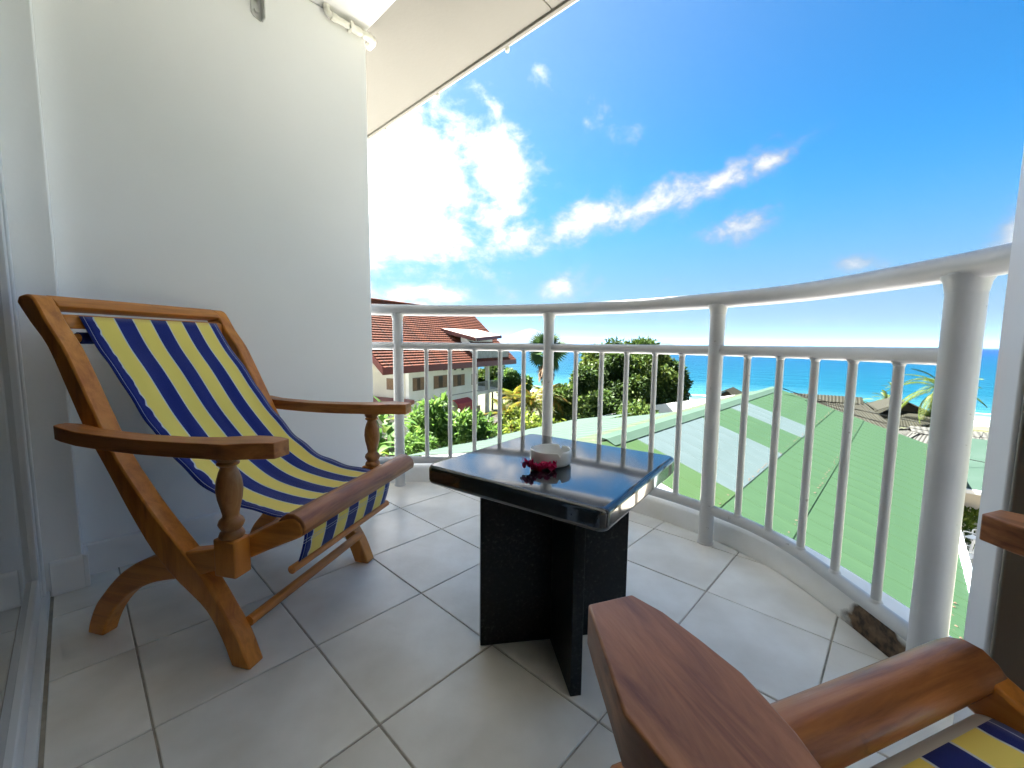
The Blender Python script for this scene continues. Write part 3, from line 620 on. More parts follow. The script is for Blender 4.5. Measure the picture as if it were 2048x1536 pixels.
# ------------------------------------------------------------------ table, ashtray, flower
tb = empty('side_table', (-.66, .876, .0008), R(7.4)); tag(tb, 'square black granite table on crossed stone slabs', 'table')
hs_ = .245
def rsq(h, r, n=6):
    P = []
    for cx, cy, a0 in ((h-r, h-r, 0), (-h+r, h-r, 90), (-h+r, -h+r, 180), (h-r, -h+r, 270)):
        for k in range(n+1): a = R(a0+90*k/n); P.append((cx+r*math.cos(a), cy+r*math.sin(a)))
    return P
MB().prism(rsq(hs_, .025), .452, .50).build('tabletop', M_granite, tb, bevel=.011, seg=4)
for k in range(4):
    a = R(45+90*k); lg = MB().box((.0145 if k % 2 else .001, -.0135, 0), (.205, .0135, .451)).build('leg_slab', M_granite_leg, tb, bevel=.002)
    lg.rotation_euler = (0, 0, a)
ash = at_z(1093, 928, .5)
ao = MB().lathe([(.047, 0), (.051, .003), (.053, .008), (.0535, .034), (.0525, .0375), (.0505, .0385), (.0485, .037), (.0475, .030), (.0465, .012), (.043, .008), (.001, .007)], 48).mesh('ashtray')
bm = bmesh.new(); bm.from_mesh(ao)
# cigarette notches pressed into the rim
for v in bm.verts:
    if v.co.z > .026:
        for ang in (195, 315, 75):
            a = math.atan2(v.co.y, v.co.x); d = abs((a-R(ang)+math.pi) % (2*math.pi)-math.pi)
            if d < .10: v.co.z = min(v.co.z, .026+.001*(v.co.z-.026)*10)
bm.to_mesh(ao); bm.free(); smooth(ao, 40)
ash_o = link('ashtray', ao, M_ceramic); ash_o.location = (-.655, .842, .5012); ash_o.rotation_euler = (0, 0, R(20)); tag(ash_o, 'round white ceramic ashtray on the granite table', 'ashtray')
fl_ = empty('flower', (-.632, .772, .5012), R(52)); tag(fl_, 'crumpled magenta blossom lying against the white ashtray', 'flower')
rg = random.Random(8)
for k in range(46):
    ax = rg.uniform(-.042, .040); zz = rg.uniform(.003, .015)+(.010 if ax < -.02 else 0); yy = rg.uniform(-.008, .008)
    n = 7; vs = [(0, 0, 0)]; rr = rg.uniform(.007, .012)
    for q in range(n):
        a = 2*math.pi*q/n; r2 = rr*rg.uniform(.75, 1.15); vs.append((r2*math.cos(a), r2*math.sin(a), rr*.5*rg.uniform(-.4, 1.0)))
    me = bpy.data.meshes.new('petal'); me.from_pydata(vs, [], [(0, 1+q, 1+(q+1) % n) for q in range(n)]); me.materials.append(M_petal)
    po = link('petal', me, None, fl_); po.location = (ax, yy, zz); po.rotation_euler = (rg.uniform(-1.2, 1.2), rg.uniform(-1.2, 1.2), rg.uniform(0, 6))

#PART2
# ------------------------------------------------------------------ land, beach, sea
SEA_Z = -11.2
CN = np.array([.464, .886]); CT = np.array([.886, -.464])           # coast normal (seaward) and tangent, in (lateral, forward)
COASTC = 106.
def coast_xy(c, t):
    lf = CN*c+CT*t; p = VR*lf[0]+VF*lf[1]; return p[0], p[1]
def ground_z(c): return float(np.interp(c, [-80, 45, 62, 78, 88, 94, 100, 113], [-6.4, -6.5, -7.6, -9.6, -10.5, -11.15, -11.6, -13]))
def pos_socket(N, L):
    g = N.new('ShaderNodeNewGeometry'); sx = N.new('ShaderNodeVectorMath'); sx.operation = 'DOT_PRODUCT'; L.new(g.outputs['Position'], sx.inputs[0])
    n = VR*CN[0]+VF*CN[1]; sx.inputs[1].default_value = tuple(n); return g, sx.outputs['Value']
def ground_mat():
    m = mat('grass_and_soil', (0.0375, 0.0500, 0.0150), rough=.9, col2=(0.0750, 0.0700, 0.0275), vscale=.35, detail=8, bump=.5, bscale=2.5); return add_spots(m, (0.0150, 0.0250, 0.0070), .8, .56, .1)
def sand_mat(): return mat('white_sand', (0.1903, 0.1800, 0.1595), rough=.9, col2=(0.1543, 0.1415, 0.1183), vscale=.25, detail=8, bump=.4, bscale=3)
def strip(c0, c1, nc, t0, t1, ntt, name, m, dz=0.):
    vs = []; fs = []
    for i in range(nc+1):
        for j in range(ntt+1):
            c = c0+(c1-c0)*i/nc; t = t0+(t1-t0)*j/ntt; x, y = coast_xy(c, t)
            z = ground_z(c)+dz+.25*mnoise.noise(Vector((x*.05, y*.05, 3)))*(1 if c < 85 else .2); vs.append((x, y, z))
    for i in range(nc):
        for j in range(ntt): a = i*(ntt+1)+j; fs.append((a, a+1, a+ntt+2, a+ntt+1))
    o = MB().add(vs, fs).build(name, m); tag(o, kind='structure'); return o
strip(-150, 76, 48, -260, 300, 60, 'ground', ground_mat())
strip(76, 113, 16, -260, 300, 60, 'beach', sand_mat(), dz=.02)
bounce_court = MB().box((-24, -.9, -6.75), (9, 8.3, -6.12)).build('bounce_courtyard', mat('pale_bounce_paving', (.50, .495, .49), rough=.8, col2=(.44, .435, .43), vscale=.7, bump=.2, bscale=6)); tag(bounce_court, kind='structure')  # mostly hidden pale paving, added to bounce sunlight up into the balcony
own = MB().box((-9, -3.2, -6.7), (6, -.62, -.305)).build('hotel_wall', M_wall); tag(own, 'white lower storey wall of the building under the balcony', 'building wall')
def sea_mat():
    m = bpy.data.materials.new('sea_water'); m.use_nodes = True; nt = m.node_tree; N = nt.nodes; L = nt.links; b = N['Principled BSDF']
    g, c = pos_socket(N, L)
    lg = N.new('ShaderNodeMath'); lg.operation = 'LOGARITHM'; lg.inputs[1].default_value = 10
    mxm = N.new('ShaderNodeMath'); mxm.operation = 'MAXIMUM'; mxm.inputs[1].default_value = 20; L.new(c, mxm.inputs[0]); L.new(mxm.outputs[0], lg.inputs[0])
    nz = N.new('ShaderNodeTexNoise'); nz.inputs['Scale'].default_value = .012; nz.inputs['Detail'].default_value = 4; L.new(g.outputs['Position'], nz.inputs['Vector'])
    ad = N.new('ShaderNodeMath'); ad.operation = 'MULTIPLY_ADD'; L.new(nz.outputs[0], ad.inputs[0]); ad.inputs[1].default_value = .25; L.new(lg.outputs[0], ad.inputs[2])
    r = N.new('ShaderNodeMapRange'); r.inputs[1].default_value = 2.1; r.inputs[2].default_value = 4.2; L.new(ad.outputs[0], r.inputs[0])
    cr = N.new('ShaderNodeValToRGB'); e = cr.color_ramp.elements
    e[0].position = 0; e[0].color = (.02, .075, .095, 1); e[1].position = 1; e[1].color = (.0006, .008, .055, 1)
    for p, q in ((.10, (.001, .031, .052)), (.24, (.0002, .024, .049)), (.42, (.0002, .019, .049)), (.6, (.0006, .011, .055))): k = e.new(p); k.color = (*q, 1)
    L.new(r.outputs[0], cr.inputs[0])
    # foam: breaking lines near the shore
    wv = N.new('ShaderNodeTexNoise'); wv.inputs['Scale'].default_value = .09; wv.inputs['Detail'].default_value = 6; wv.inputs['Roughness'].default_value = .65; L.new(g.outputs['Position'], wv.inputs['Vector'])
    cc = N.new('ShaderNodeMath'); cc.operation = 'MULTIPLY_ADD'; L.new(wv.outputs[0], cc.inputs[0]); cc.inputs[1].default_value = 16; L.new(c, cc.inputs[2])
    f1 = N.new('ShaderNodeValToRGB'); f1.color_ramp.interpolation = 'LINEAR'; fe = f1.color_ramp.elements
    mr = N.new('ShaderNodeMapRange'); mr.inputs[1].default_value = 94; mr.inputs[2].default_value = 126; L.new(cc.outputs[0], mr.inputs[0]); L.new(mr.outputs[0], f1.inputs[0])
    fe[0].position = 0; fe[0].color = (1, 1, 1, 1); fe[1].position = 1; fe[1].color = (0, 0, 0, 1)
    for p, v in ((.24, 1), (.30, .15), (.40, .1), (.44, .75), (.5, .05), (.68, .0), (.71, .4), (.75, 0)): k = fe.new(p); k.color = (v, v, v, 1)
    mx = N.new('ShaderNodeMix'); mx.data_type = 'RGBA'; L.new(f1.outputs[0], mx.inputs[0]); L.new(cr.outputs[0], mx.inputs[6]); mx.inputs[7].default_value = (.82, .84, .84, 1)
    L.new(mx.outputs[2], b.inputs['Base Color']); b.inputs['Roughness'].default_value = .35; b.inputs['IOR'].default_value = 1.33; b.inputs['Specular IOR Level'].default_value = .12
    mp = N.new('ShaderNodeMapping'); mp.inputs['Rotation'].default_value = (0, 0, -math.atan2(*( (VR*CN[0]+VF*CN[1])[:2] ))); mp.inputs['Scale'].default_value = (.35, 1, 1); L.new(g.outputs['Position'], mp.inputs[0])
    n1 = N.new('ShaderNodeTexNoise'); n1.inputs['Scale'].default_value = .12; n1.inputs['Detail'].default_value = 8; n1.inputs['Roughness'].default_value = .6; L.new(mp.outputs[0], n1.inputs['Vector'])
    bp = N.new('ShaderNodeBump'); bp.inputs['Strength'].default_value = .9; bp.inputs['Distance'].default_value = 3.0; L.new(n1.outputs[0], bp.inputs['Height']); L.new(bp.outputs[0], b.inputs['Normal'])
    return m
xs_ = [-38000, -8000, -2000, -500, 0, 500, 2000, 8000, 38000]
vs = [(x, y, SEA_Z) for y in xs_ for x in xs_]; n9 = len(xs_)
tag(MB().add(vs, [(j*n9+i, j*n9+i+1, (j+1)*n9+i+1, (j+1)*n9+i) for j in range(n9-1) for i in range(n9-1)]).build('sea', sea_mat()), kind='structure')

# islands on the horizon (left: mountain; centre: low islet)
M_isle = mat('forested_island', (0.0057, 0.0072, 0.0054), rough=.9, var=.4, vscale=.002)
def island(name, pts, dist, depth):
    """pts: (px, py) skyline at the given forward distance; a rounded ridge with depth"""
    sk = [at_fwd(px, py, dist) for px, py in pts]; sk = [np.array(q) for q in catmull(sk, 4)]; vs = []; fs = []; m = 9
    for i, p in enumerate(sk):
        for k in range(m):
            t = k/(m-1)*2-1; hgt = (p[2]-SEA_Z)*max(0, 1-abs(t)**1.4)
            q = p+VF*depth*t; j = mnoise.noise(Vector((q[0]*.002, q[1]*.002, i*.1)))*.12*hgt*(1-abs(t)) if abs(t) > .01 else 0
            vs.append((q[0], q[1], SEA_Z-2+hgt+j))
    for i in range(len(sk)-1):
        for k in range(m-1): a = i*m+k; fs.append((a, a+1, a+m+1, a+m))
    o = MB().add(vs, fs).build(name, M_isle, sm=60); tag(o, kind='structure'); return o
island('hills', [(860, 697), (900, 690), (935, 686), (970, 684), (1000, 680), (1018, 672), (1038, 663), (1060, 657), (1080, 662), (1098, 670), (1118, 678), (1138, 686), (1160, 694)], 9000, 900)
island('islet', [(1290, 693), (1305, 687), (1318, 685), (1330, 684), (1340, 686), (1352, 692)], 9000, 300)

# ------------------------------------------------------------------ green metal roof below the balcony
def metal(name, col, col2, rough=.42, vs_=1.2):
    m = mat(name, col, rough=.6, spec=.08, col2=col2, vscale=vs_, detail=8, bump=.03, bscale=8); return m
M_green = metal('green_roof_sheet', (0.0225, 0.0480, 0.0240), (0.0197, 0.0432, 0.0217))
M_green2 = metal('fresh_green_roof_sheet', (0.0222, 0.0458, 0.0161), (0.0255, 0.0493, 0.0211))
M_blue = metal('faded_blue_roof_sheet', (0.0461, 0.0662, 0.0696), (0.0403, 0.0590, 0.0609))
M_mint = metal('mint_roof_sheet', (0.0214, 0.0396, 0.0301), (0.0262, 0.0445, 0.0358))
M_lichen = add_spots(metal('weathered_yellow_green_sheet', (0.0318, 0.0428, 0.0247), (0.0262, 0.0382, 0.0214), vs_=2.2), (0.0207, 0.0127, 0.0048), 9, .66, .03)
M_cap = metal('grey_green_ridge_cap', (0.0366, 0.0632, 0.0466), (0.0300, 0.0532, 0.0399))
M_screw = mat('rusty_screw', (.06, .035, .02), rough=.7)
M_ridge_shade = mat('ridge_shade_black', (.012, .012, .012), rough=.9)
M_gutter = mat('pale_blue_gutter', (.52, .60, .66), rough=.4)
XR, ZR, XE, ZE, Y0R, Y1R = -5.05, -1.5, 1.13, -3.6, 8.15, 26.4
KS = (ZE-ZR)/(XE-XR)
XM, ZM = -13.1, -3.32; KM = (ZM-ZR)/(XM-XR)
hall = empty('green_roofed_hall', (-5, 15, -6.4)); tag(hall, 'low hall under a broad green metal roof with faded blue sheets', 'building')
HL = -Vector(hall.location)
SW = .76
sheet_cache = {}
def sheet(x0, x1, k, xr, zr, lift, m, y, w=SW):
    """one ribbed sheet lying on the slope z = zr + k*(x-xr)"""
    key = (x0, x1, k, lift, m.name, w)
    if key not in sheet_cache:
        prof = []; nr = 4
        for r_ in range(nr):
            yb = r_*w/nr; prof += [(yb+.004, 0), (yb+w/nr*.42, 0), (yb+w/nr*.47, .003), (yb+w/nr*.53, .003), (yb+w/nr*.58, 0)]
        prof += [(w-.004, 0)]
        prof[0] = (.0, .0); prof[-1] = (w+.03, .0); prof.insert(1, (.012, .012)); prof.insert(2, (.03, .012)); prof.insert(3, (.042, 0))
        vs = []; n = len(prof)
        for x in (x0, x1):
            for yy, h_ in prof: vs.append((x-x0, yy, k*(x-x0)+h_))
        fs = [(i, i+1, n+i+1, n+i) for i in range(n-1)]
        me = MB().add(vs, fs).mesh('roof_sheet'); me.materials.append(m); sheet_cache[key] = me
    o = link('roof_sheet', sheet_cache[key], None, hall); o.location = Vector((x0, y, zr+k*(x0-xr)+lift))+HL
    md = o.modifiers.new('solid', 'SOLIDIFY'); md.thickness = .003; md.offset = -1
    return o
LAP1, LAP2, LAP3 = -2.45, -1.40, .86
rg = random.Random(11)
nsh = int((Y1R-Y0R)/SW)+1
for i in range(nsh):
    y = Y0R+i*SW
    if y > Y1R-.1: break
    yc = y+SW/2
    m1 = M_green2 if yc < 9.9 else (M_blue if yc < 14.6 else (M_green if yc < 17.0 else (M_blue if yc < 19.4 else M_green)))
    sheet(XR+.02, LAP1, KS, XR, ZR, .030, m1, y)
    sheet(LAP1-.15, LAP2+.1, KS, XR, ZR, .016, M_green, y)
    sheet(LAP2-.1, XE, KS, XR, ZR, .000, M_green, y)
    sheet(-6.5, XR-.02, KM, XR, ZR, .012, M_lichen, y)
    if yc < 16.3: sheet(-9.8, -6.35, KM, XR, ZR, .000, M_mint, y)
    if yc < 19.0: sheet(XM, -9.65, KM, XR, ZR, -.012, M_mint, y)
# screw rows along the laps
def screws(xline, k, lift, ys, seed):
    rr = random.Random(seed); b = MB()
    for y in ys:
        if rr.random() < .35: continue
        z = ZR+k*(xline-XR)+lift; s = rr.uniform(.012, .026); x = xline+rr.uniform(-.05, .05)
        b.add([(x-s, y-s, z), (x+s, y-s*.6, z), (x+s*.8, y+s, z), (x-s*.9, y+s*.8, z), (x, y, z+.018)], [(0, 1, 4), (1, 2, 4), (2, 3, 4), (3, 0, 4)])
    o = b.build('screw_row', M_screw, hall); o.location = HL; o['kind'] = 'stuff'
screws(LAP1-.07, KS, .034, np.arange(Y0R+.05, Y1R, .127), 1)
screws(LAP2-.0, KS, .020, np.arange(Y0R+.05, Y1R, .25), 2)
screws(LAP3, KS, .004, np.arange(Y0R+.05, Y1R, .17), 3)
screws(-5.7, KM, .02, np.arange(Y0R, Y1R, .3), 4)
# ridge cap, gutter, gables
def hl(b, name, m, **k):
    o = b.build(name, m, hall, **k); o.location = HL; return o
hl(MB().prism([(XR-.24, ZR+.24*-KM*-1+.045), (XR-.02, ZR+.085), (XR+.02, ZR+.085), (XR+.26, ZR+.26*KS+.055), (XR+.26, ZR+.26*KS+.040), (XR, ZR+.068), (XR-.24, ZR+.24*KM*-1+.020)], 8.6, Y1R+.05, axis=1), 'ridge_cap', M_cap)
hl(MB().prism([(XE-.03, ZE-.02), (XE+.02, ZE+.03), (XE+.13, ZE+.03), (XE+.13, ZE-.10), (XE+.0, ZE-.10)], Y0R-.05, Y1R+.05, axis=1), 'gutter', M_gutter, bevel=.008)
hl(MB().prism([(XR-.02, ZR-.02), (XE, ZE-.02), (XE, ZE-.2), (XR, ZR-.22)], Y1R+.02, Y1R+.07, axis=1), 'barge_board', M_cap)
hl(MB().prism([(XR, ZR-.05), (XE-.6, ZE+.6*.34-.03), (XE-.6, -6.5), (XM+.6, -6.5), (XM+.6, ZM+.05)], Y0R+.35, Y0R+.5, axis=1), 'gable_wall', M_wall)
hl(MB().prism([(XR, ZR-.05), (XE-.6, ZE+.6*.34-.03), (XE-.6, -6.5), (XM+.6, -6.5), (XM+.6, ZM+.05)], Y1R-.6, Y1R-.45, axis=1), 'gable_wall', M_wall)
hl(MB().box((XE-.62, Y0R+.52, -6.5), (XE-.5, Y1R-.62, ZE+.1)), 'side_wall', M_wall)
hl(MB().box((XM+.5, Y0R+.52, -6.5), (XM+.62, Y1R-.62, ZM+.0)), 'side_wall', M_wall)
hl(MB().prism([(XR-.5, ZR-.09), (XR, ZR-.012), (XR+.5, ZR-.19), (XR, ZR-.25)], 8.3, 8.34, axis=1), 'ridge_shade_plate', M_ridge_shade)  # near-black plate: shade inside the open ridge end, put in as colour

# ------------------------------------------------------------------ white house with the tiled roof
HOUSE_HEAD = math.pi/2+YAW-R(27.3)
e1 = np.array([math.cos(HOUSE_HEAD), math.sin(HOUSE_HEAD), 0]); e2 = np.array([-e1[1], e1[0], 0])
HO = vw(-7.96, 25.6, 0); HO[2] = 0
house = empty('white_house', (HO[0], HO[1], -6.4), HOUSE_HEAD); tag(house, 'white two storey house with a steep red tiled roof', 'house')
def hh(px, py, yl):                        # pixel onto the plane local y = yl -> (x, z)
    d = ray(px, py); o = np.array([0, 0, CAM_H])-HO; t = (yl-(o @ e2))/(d @ e2); p = o+t*d; return p @ e1, p[2]
def hg(px, py, xl):                        # pixel onto local x = xl -> (y, z)
    d = ray(px, py); o = np.array([0, 0, CAM_H])-HO; t = (xl-(o @ e1))/(d @ e1); p = o+t*d; return p @ e2, p[2]
M_hwall = mat('white_render', (0.7488, 0.7488, 0.7296), rough=.7, col2=(0.6336, 0.6240, 0.5760), vscale=.8, detail=8, bump=.1, bscale=10)
M_hcream = mat('cream_render', (0.5600, 0.5280, 0.4480), rough=.7, var=.1, vscale=1)
M_rtile = add_spots(mat('terracotta_tile', (.115, .036, .018), rough=.8, spec=.15, col2=(.075, .024, .014), vscale=1.6, detail=8), (.035, .020, .014), 3.2, .58, .1)
M_fascia = mat('oxblood_fascia', (0.1190, 0.0210, 0.0175), rough=.5, var=.2, vscale=2)
M_maroon = mat('maroon_sheet', (.26, .08, .07), rough=.5, var=.2, vscale=2)
M_paleroof = mat('pale_corrugated_sheet', (0.4340, 0.3850, 0.3500), rough=.5, col2=(0.2940, 0.2100, 0.1820), vscale=2)
M_win = mat('dark_window_glass', (.05, .035, .025), rough=.1, spec=.6)
M_wcurt = mat('brown_window_curtain', (.23, .14, .08), rough=.8, var=.4, vscale=8)
M_frame = mat('brown_window_frame', (.16, .11, .08), rough=.5)
M_grey = mat('grey_parapet', (.33, .34, .34), rough=.8, var=.3, vscale=3)
EZ, RZ, RY, HLEN = -.79+6.4, 3.95+6.4, 5.4, 18.1
def hb(b, name, m, **k): return b.build(name, m, house, **k)
# roof: courses of pantiles, each course its own strip with rolled tiles
nco = 27; sl = math.hypot(RY, RZ-EZ); uy, uz = RY/sl, (RZ-EZ)/sl
def course_mesh(n_t, length):
    b = MB(); wT = length/n_t; ns = n_t*4; vs = []
    for i in range(ns+1):
        x = i*length/ns; hgt = .030*max(0, math.cos(i*math.pi/2))+.005*mnoise.noise(Vector((x*2, 0, 0)))
        a0 = (x, 0, .075+hgt); a1 = (x, sl/nco*1.14, .012+hgt*.7); f = (x, 0, .0)
        for s_, y_, z_ in (f, a0, a1): vs.append((s_, y_, z_))
    fs = []
    for i in range(ns):
        for k in range(2): a = i*3+k; fs.append((a, a+3, a+4, a+1))
    return b.add(vs, fs)
cm = course_mesh(60, HLEN).mesh('tile_course'); cm.materials.append(M_rtile)
roof = hb(MB().prism([(0, EZ-.02), (RY, RZ-.03), (2*RY, EZ-.02), (2*RY, EZ-.2), (RY, RZ-.3), (0, EZ-.2)], .05, HLEN-.05, axis=0), 'roof', M_fascia)
ang = math.atan2(uz, uy)
for i in range(nco):
    o = link('tile_course', cm, None, roof); o.location = (0, uy*sl*i/nco, EZ+uz*sl*i/nco); o.rotation_euler = (ang, 0, 0)
hb(MB().box((-.05, -.06, EZ-.42), (HLEN+.05, -.002, EZ+.03)), 'eave_fascia', M_fascia)
for x0 in (-.06, HLEN-.02):
    hb(MB().prism([(0, EZ+.06), (RY, RZ+.10), (2*RY, EZ+.06), (2*RY, EZ-.38), (RY, RZ-.36), (0, EZ-.38)], x0, x0+.08, axis=0), 'barge_board', M_fascia)
hb(MB().tube([(0, RY, RZ+.07), (HLEN, RY, RZ+.07)], .12, 10), 'ridge_tiles', M_rtile, sm=60)
WX0, WX1, WY0 = 3.25, 12.3, .8
WT = EZ+.65
hb(MB().box((WX0, WY0, -.1), (WX1, 10, WT)), 'wall', M_hwall)
hb(MB().prism([(.9, WT), (9.9, WT), (RY, RZ-.5)], WX0+.02, WX0+.2, axis=0), 'gable_wall', M_hcream)
hb(MB().box((WX0-.012, WY0+.3, .0), (WX0-.002, 9.9, WT)), 'end_wall_face', M_hcream)
hb(MB().box((.1, .05, EZ-.235), (HLEN-.1, WY0-.002, EZ-.205)), 'soffit', M_hcream)
hb(MB().box((WX1+.002, WY0+.2, 2.55), (HLEN-.9, 9.5, 2.85)), 'verandah_slab', M_hwall)
hb(MB().box((WX1+.002, 4.5, -.1), (HLEN-2.4, 9.5, EZ+.6)), 'rear_wall', M_hwall)
def z_(zw): return zw+6.4
def window(x0, x1, z0, z1, y=WY0, curt=True):
    f = hb(MB().box((x0, y-.03, z0), (x1, y+.02, z1)), 'window', M_frame)
    n = 3; wd = (x1-x0-.1)/n
    for k in range(n):
        MB().box((x0+.05+k*wd+.015, y-.036, z0+.06), (x0+.05+(k+1)*wd-.015, y-.031, z1-.06)).build('pane', M_win if (k == 1) else M_wcurt, f)
    MB().box((x0-.05, y-.07, z0-.06), (x1+.05, y-.001, z0-.002)).build('sill', M_hwall, f)
for (xa, ya, xb, yb) in ((825, 756, 848, 781), (867, 752, 894, 776), (906, 750, 929, 772), (943, 748, 954, 769)):
    x0, z1 = hh(xa, ya, WY0); x1, z0 = hh(xb, yb, WY0); zb = hh(xa, yb, WY0)[1]
    window(x0, x1, z_((z0+zb)/2), z_(z1))
for px in (829, 872, 889, 910, 925):
    x0, z0 = hh(px, 741 if px < 850 else 738, WY0); hb(MB().box((x0-.18, WY0-.012, z_(z0)-.10), (x0+.18, WY0-.002, z_(z0)+.08)), 'vent', M_win)
# gable-end window and lean-to porch roof
y0, z1 = hg(789, 757, WX0); y1, z0 = hg(774, 779, WX0)
gw = hb(MB().box((WX0-.04, min(y0, y1), z_(z0)), (WX0-.013, max(y0, y1), z_(z1))), 'window', M_frame)
MB().box((WX0-.046, min(y0, y1)+.08, z_(z0)+.08), (WX0-.0405, max(y0, y1)-.08, z_(z1)-.08)).build('pane', M_wcurt, gw)
yq, zq = hg(800, 800, WX0)
hb(MB().prism([(WX0-.015, z_(zq)+.1), (WX0-1.9, z_(zq)-.25), (WX0-1.9, z_(zq)-.50), (WX0-.015, z_(zq)-.15)], .3, 7.5, axis=1), 'porch_roof', M_maroon)
# ground-floor awning, door, openings
x0, z1 = hh(905, 800, WY0); x1, z0 = hh(935, 818, WY0)
aw = [(WY0-.002, z_(z1)), (WY0-.25, z_(z1)-.05), (WY0-.55, z_(z1)-.30), (WY0-.62, z_(z0)-.1), (WY0-.58, z_(z0)-.1), (WY0-.48, z_(z1)-.36), (WY0-.22, z_(z1)-.13), (WY0-.002, z_(z1)-.1)]
hb(MB().prism(aw, x0, x1, axis=0), 'awning', mat('red_awning', (.33, .03, .035), rough=.6, var=.2, vscale=3))
for xa, ya, xb, yb in ((938, 816, 948, 832), (953, 812, 960, 830), (780, 838, 790, 855)):
    xx0, zz1 = hh(xa, ya, WY0); xx1, zz0 = hh(xb, yb, WY0); 
    if xa > 900: hb(MB().box((xx0, WY0-.02, z_(zz0)), (xx1, WY0+.02, z_(zz1))), 'window', M_frame)
xb_, zb_ = hh(880, 795, WY0)
hb(MB().box((WX0+.4, WY0-.05, z_(zb_)-.02), (WX1, WY0-.002, z_(zb_)+.05)), 'string_course', M_grey)
# verandah columns, balcony rail
for px in (975, 1003):
    xx, _ = hh(px, 760, WY0+.35)
    hb(MB().box((xx-.16, WY0+.2, -.1), (xx+.16, WY0+.52, EZ-.2)), 'column', M_hwall, bevel=.02)
xa, za = hh(956, 765, WY0+.25); xc, zc = hh(1000, 778, WY0+.25)
rb = hb(MB().box((WX1+.05, WY0+.22, 3.62), (HLEN-.95, WY0+.27, 3.70)), 'balcony_rail', M_grey)
for k in range(22):
    xx = WX1+.2+k*(HLEN-1.2-WX1)/22; MB().box((xx-.02, WY0+.225, 2.852), (xx+.02, WY0+.265, 3.618)).build('bar', M_grey, rb)
# dormer with its own balcony cut into the roof
dx0, dz0 = hh(884, 660, 2.6); dx1, dz1 = hh(1003, 668, 1.4)
def dorm(px, py, yl): x, z = hh(px, py, yl); return x, yl, z_(z)
A = dorm(878, 656, 3.2); B = dorm(940, 656, 3.9); C_ = dorm(1003, 671, .9); D = dorm(952, 676, .6)
ft = [A, B, C_, D]; b = MB(); b.add([q for q in ft]+[(q[0], q[1], q[2]-.10) for q in ft], [(0,1,2,3),(7,6,5,4),(0,4,5,1),(1,5,6,2),(2,6,7,3),(3,7,4,0)])
dm = hb(b, 'dormer_roof', M_paleroof)
b = MB()
b.add([(D[0]-.0, D[1]-.06, D[2]-.28), (C_[0], C_[1]-.06, C_[2]-.28), (C_[0], C_[1]-.005, C_[2]+.03), (D[0], D[1]-.005, D[2]+.03), (D[0], D[1]-.0, D[2]-.28), (C_[0], C_[1]-.0, C_[2]-.28)], [(0,1,2,3),(0,4,5,1)]); b.build('fascia', M_fascia, dm)
b = MB(); b.add([(A[0]-.04, A[1]-.0, A[2]-.32), (D[0]-.04, D[1], D[2]-.28), (D[0]-.04, D[1], D[2]+.04), (A[0]-.04, A[1], A[2]+.04)], [(0, 1, 2, 3)]); o = b.build('fascia', M_fascia, dm); md = o.modifiers.new('s', 'SOLIDIFY'); md.thickness = .05
px0 = dorm(934, 690, 1.2); px1 = dorm(1000, 690, 1.2)
hb(MB().box((px0[0]+.4, 1.9, EZ+.4), (px1[0]-.3, 3.6, px0[2]+.55)), 'dormer_wall', M_hwall)
bw = hb(MB().box((px0[0]+.9, 1.86, px0[2]-.25), (px0[0]+2.0, 1.898, px0[2]+.35)), 'window', M_frame); MB().box((px0[0]+1.0, 1.85, px0[2]-.2), (px0[0]+1.9, 1.858, px0[2]+.3)).build('pane', M_win, bw)
hb(MB().prism([(.25, EZ+.15), (.25, EZ+.95), (.37, EZ+.95), (.37, EZ+.15)], px0[0]+.2, px1[0], axis=0), 'parapet', M_grey)
hb(MB().prism([(.25, EZ+.2), (.25, EZ+1.0), (1.9, EZ+2.4), (1.9, EZ+1.5)], px0[0]+.1, px0[0]+.198, axis=0), 'cheek_wall', M_hwall)

# ------------------------------------------------------------------ cottages by the beach: hipped ribbed roofs with gablets
M_rib = mat('olive_ribbed_sheet', (0.0180, 0.0186, 0.0135), rough=.65, spec=.08, col2=(0.0146, 0.0150, 0.0110), vscale=1, detail=6)
M_rib2 = mat('pale_ribbed_sheet', (0.0520, 0.0535, 0.0490), rough=.65, spec=.08, col2=(0.0428, 0.0443, 0.0406), vscale=1, detail=6)
M_gabl = mat('dark_brown_gablet', (.045, .03, .022), rough=.8)
M_cotw = mat('cottage_wall', (.55, .50, .42), rough=.8, var=.1, vscale=1)
def ribbed_quad(a, b, c, d, pitch, depth):
    """corrugated sheet over quad a-b (top edge) / d-c (bottom edge); ribs run from top to bottom"""
    a, b, c, d = (np.array(q, float) for q in (a, b, c, d)); n = max(4, int(np.linalg.norm(c-d)/pitch)); nrm = np.cross(b-a, d-a); nrm /= np.linalg.norm(nrm)
    if nrm[2] < 0: nrm = -nrm
    vs = []; fs = []
    for i in range(n*4+1):
        t = i/(n*4); h_ = depth*(1 if i % 4 in (1, 2) else 0)*nrm
        vs += [a+(b-a)*t+h_, d+(c-d)*t+h_]
    for i in range(n*4): fs.append((2*i, 2*i+2, 2*i+3, 2*i+1))
    return MB().add(vs, fs)
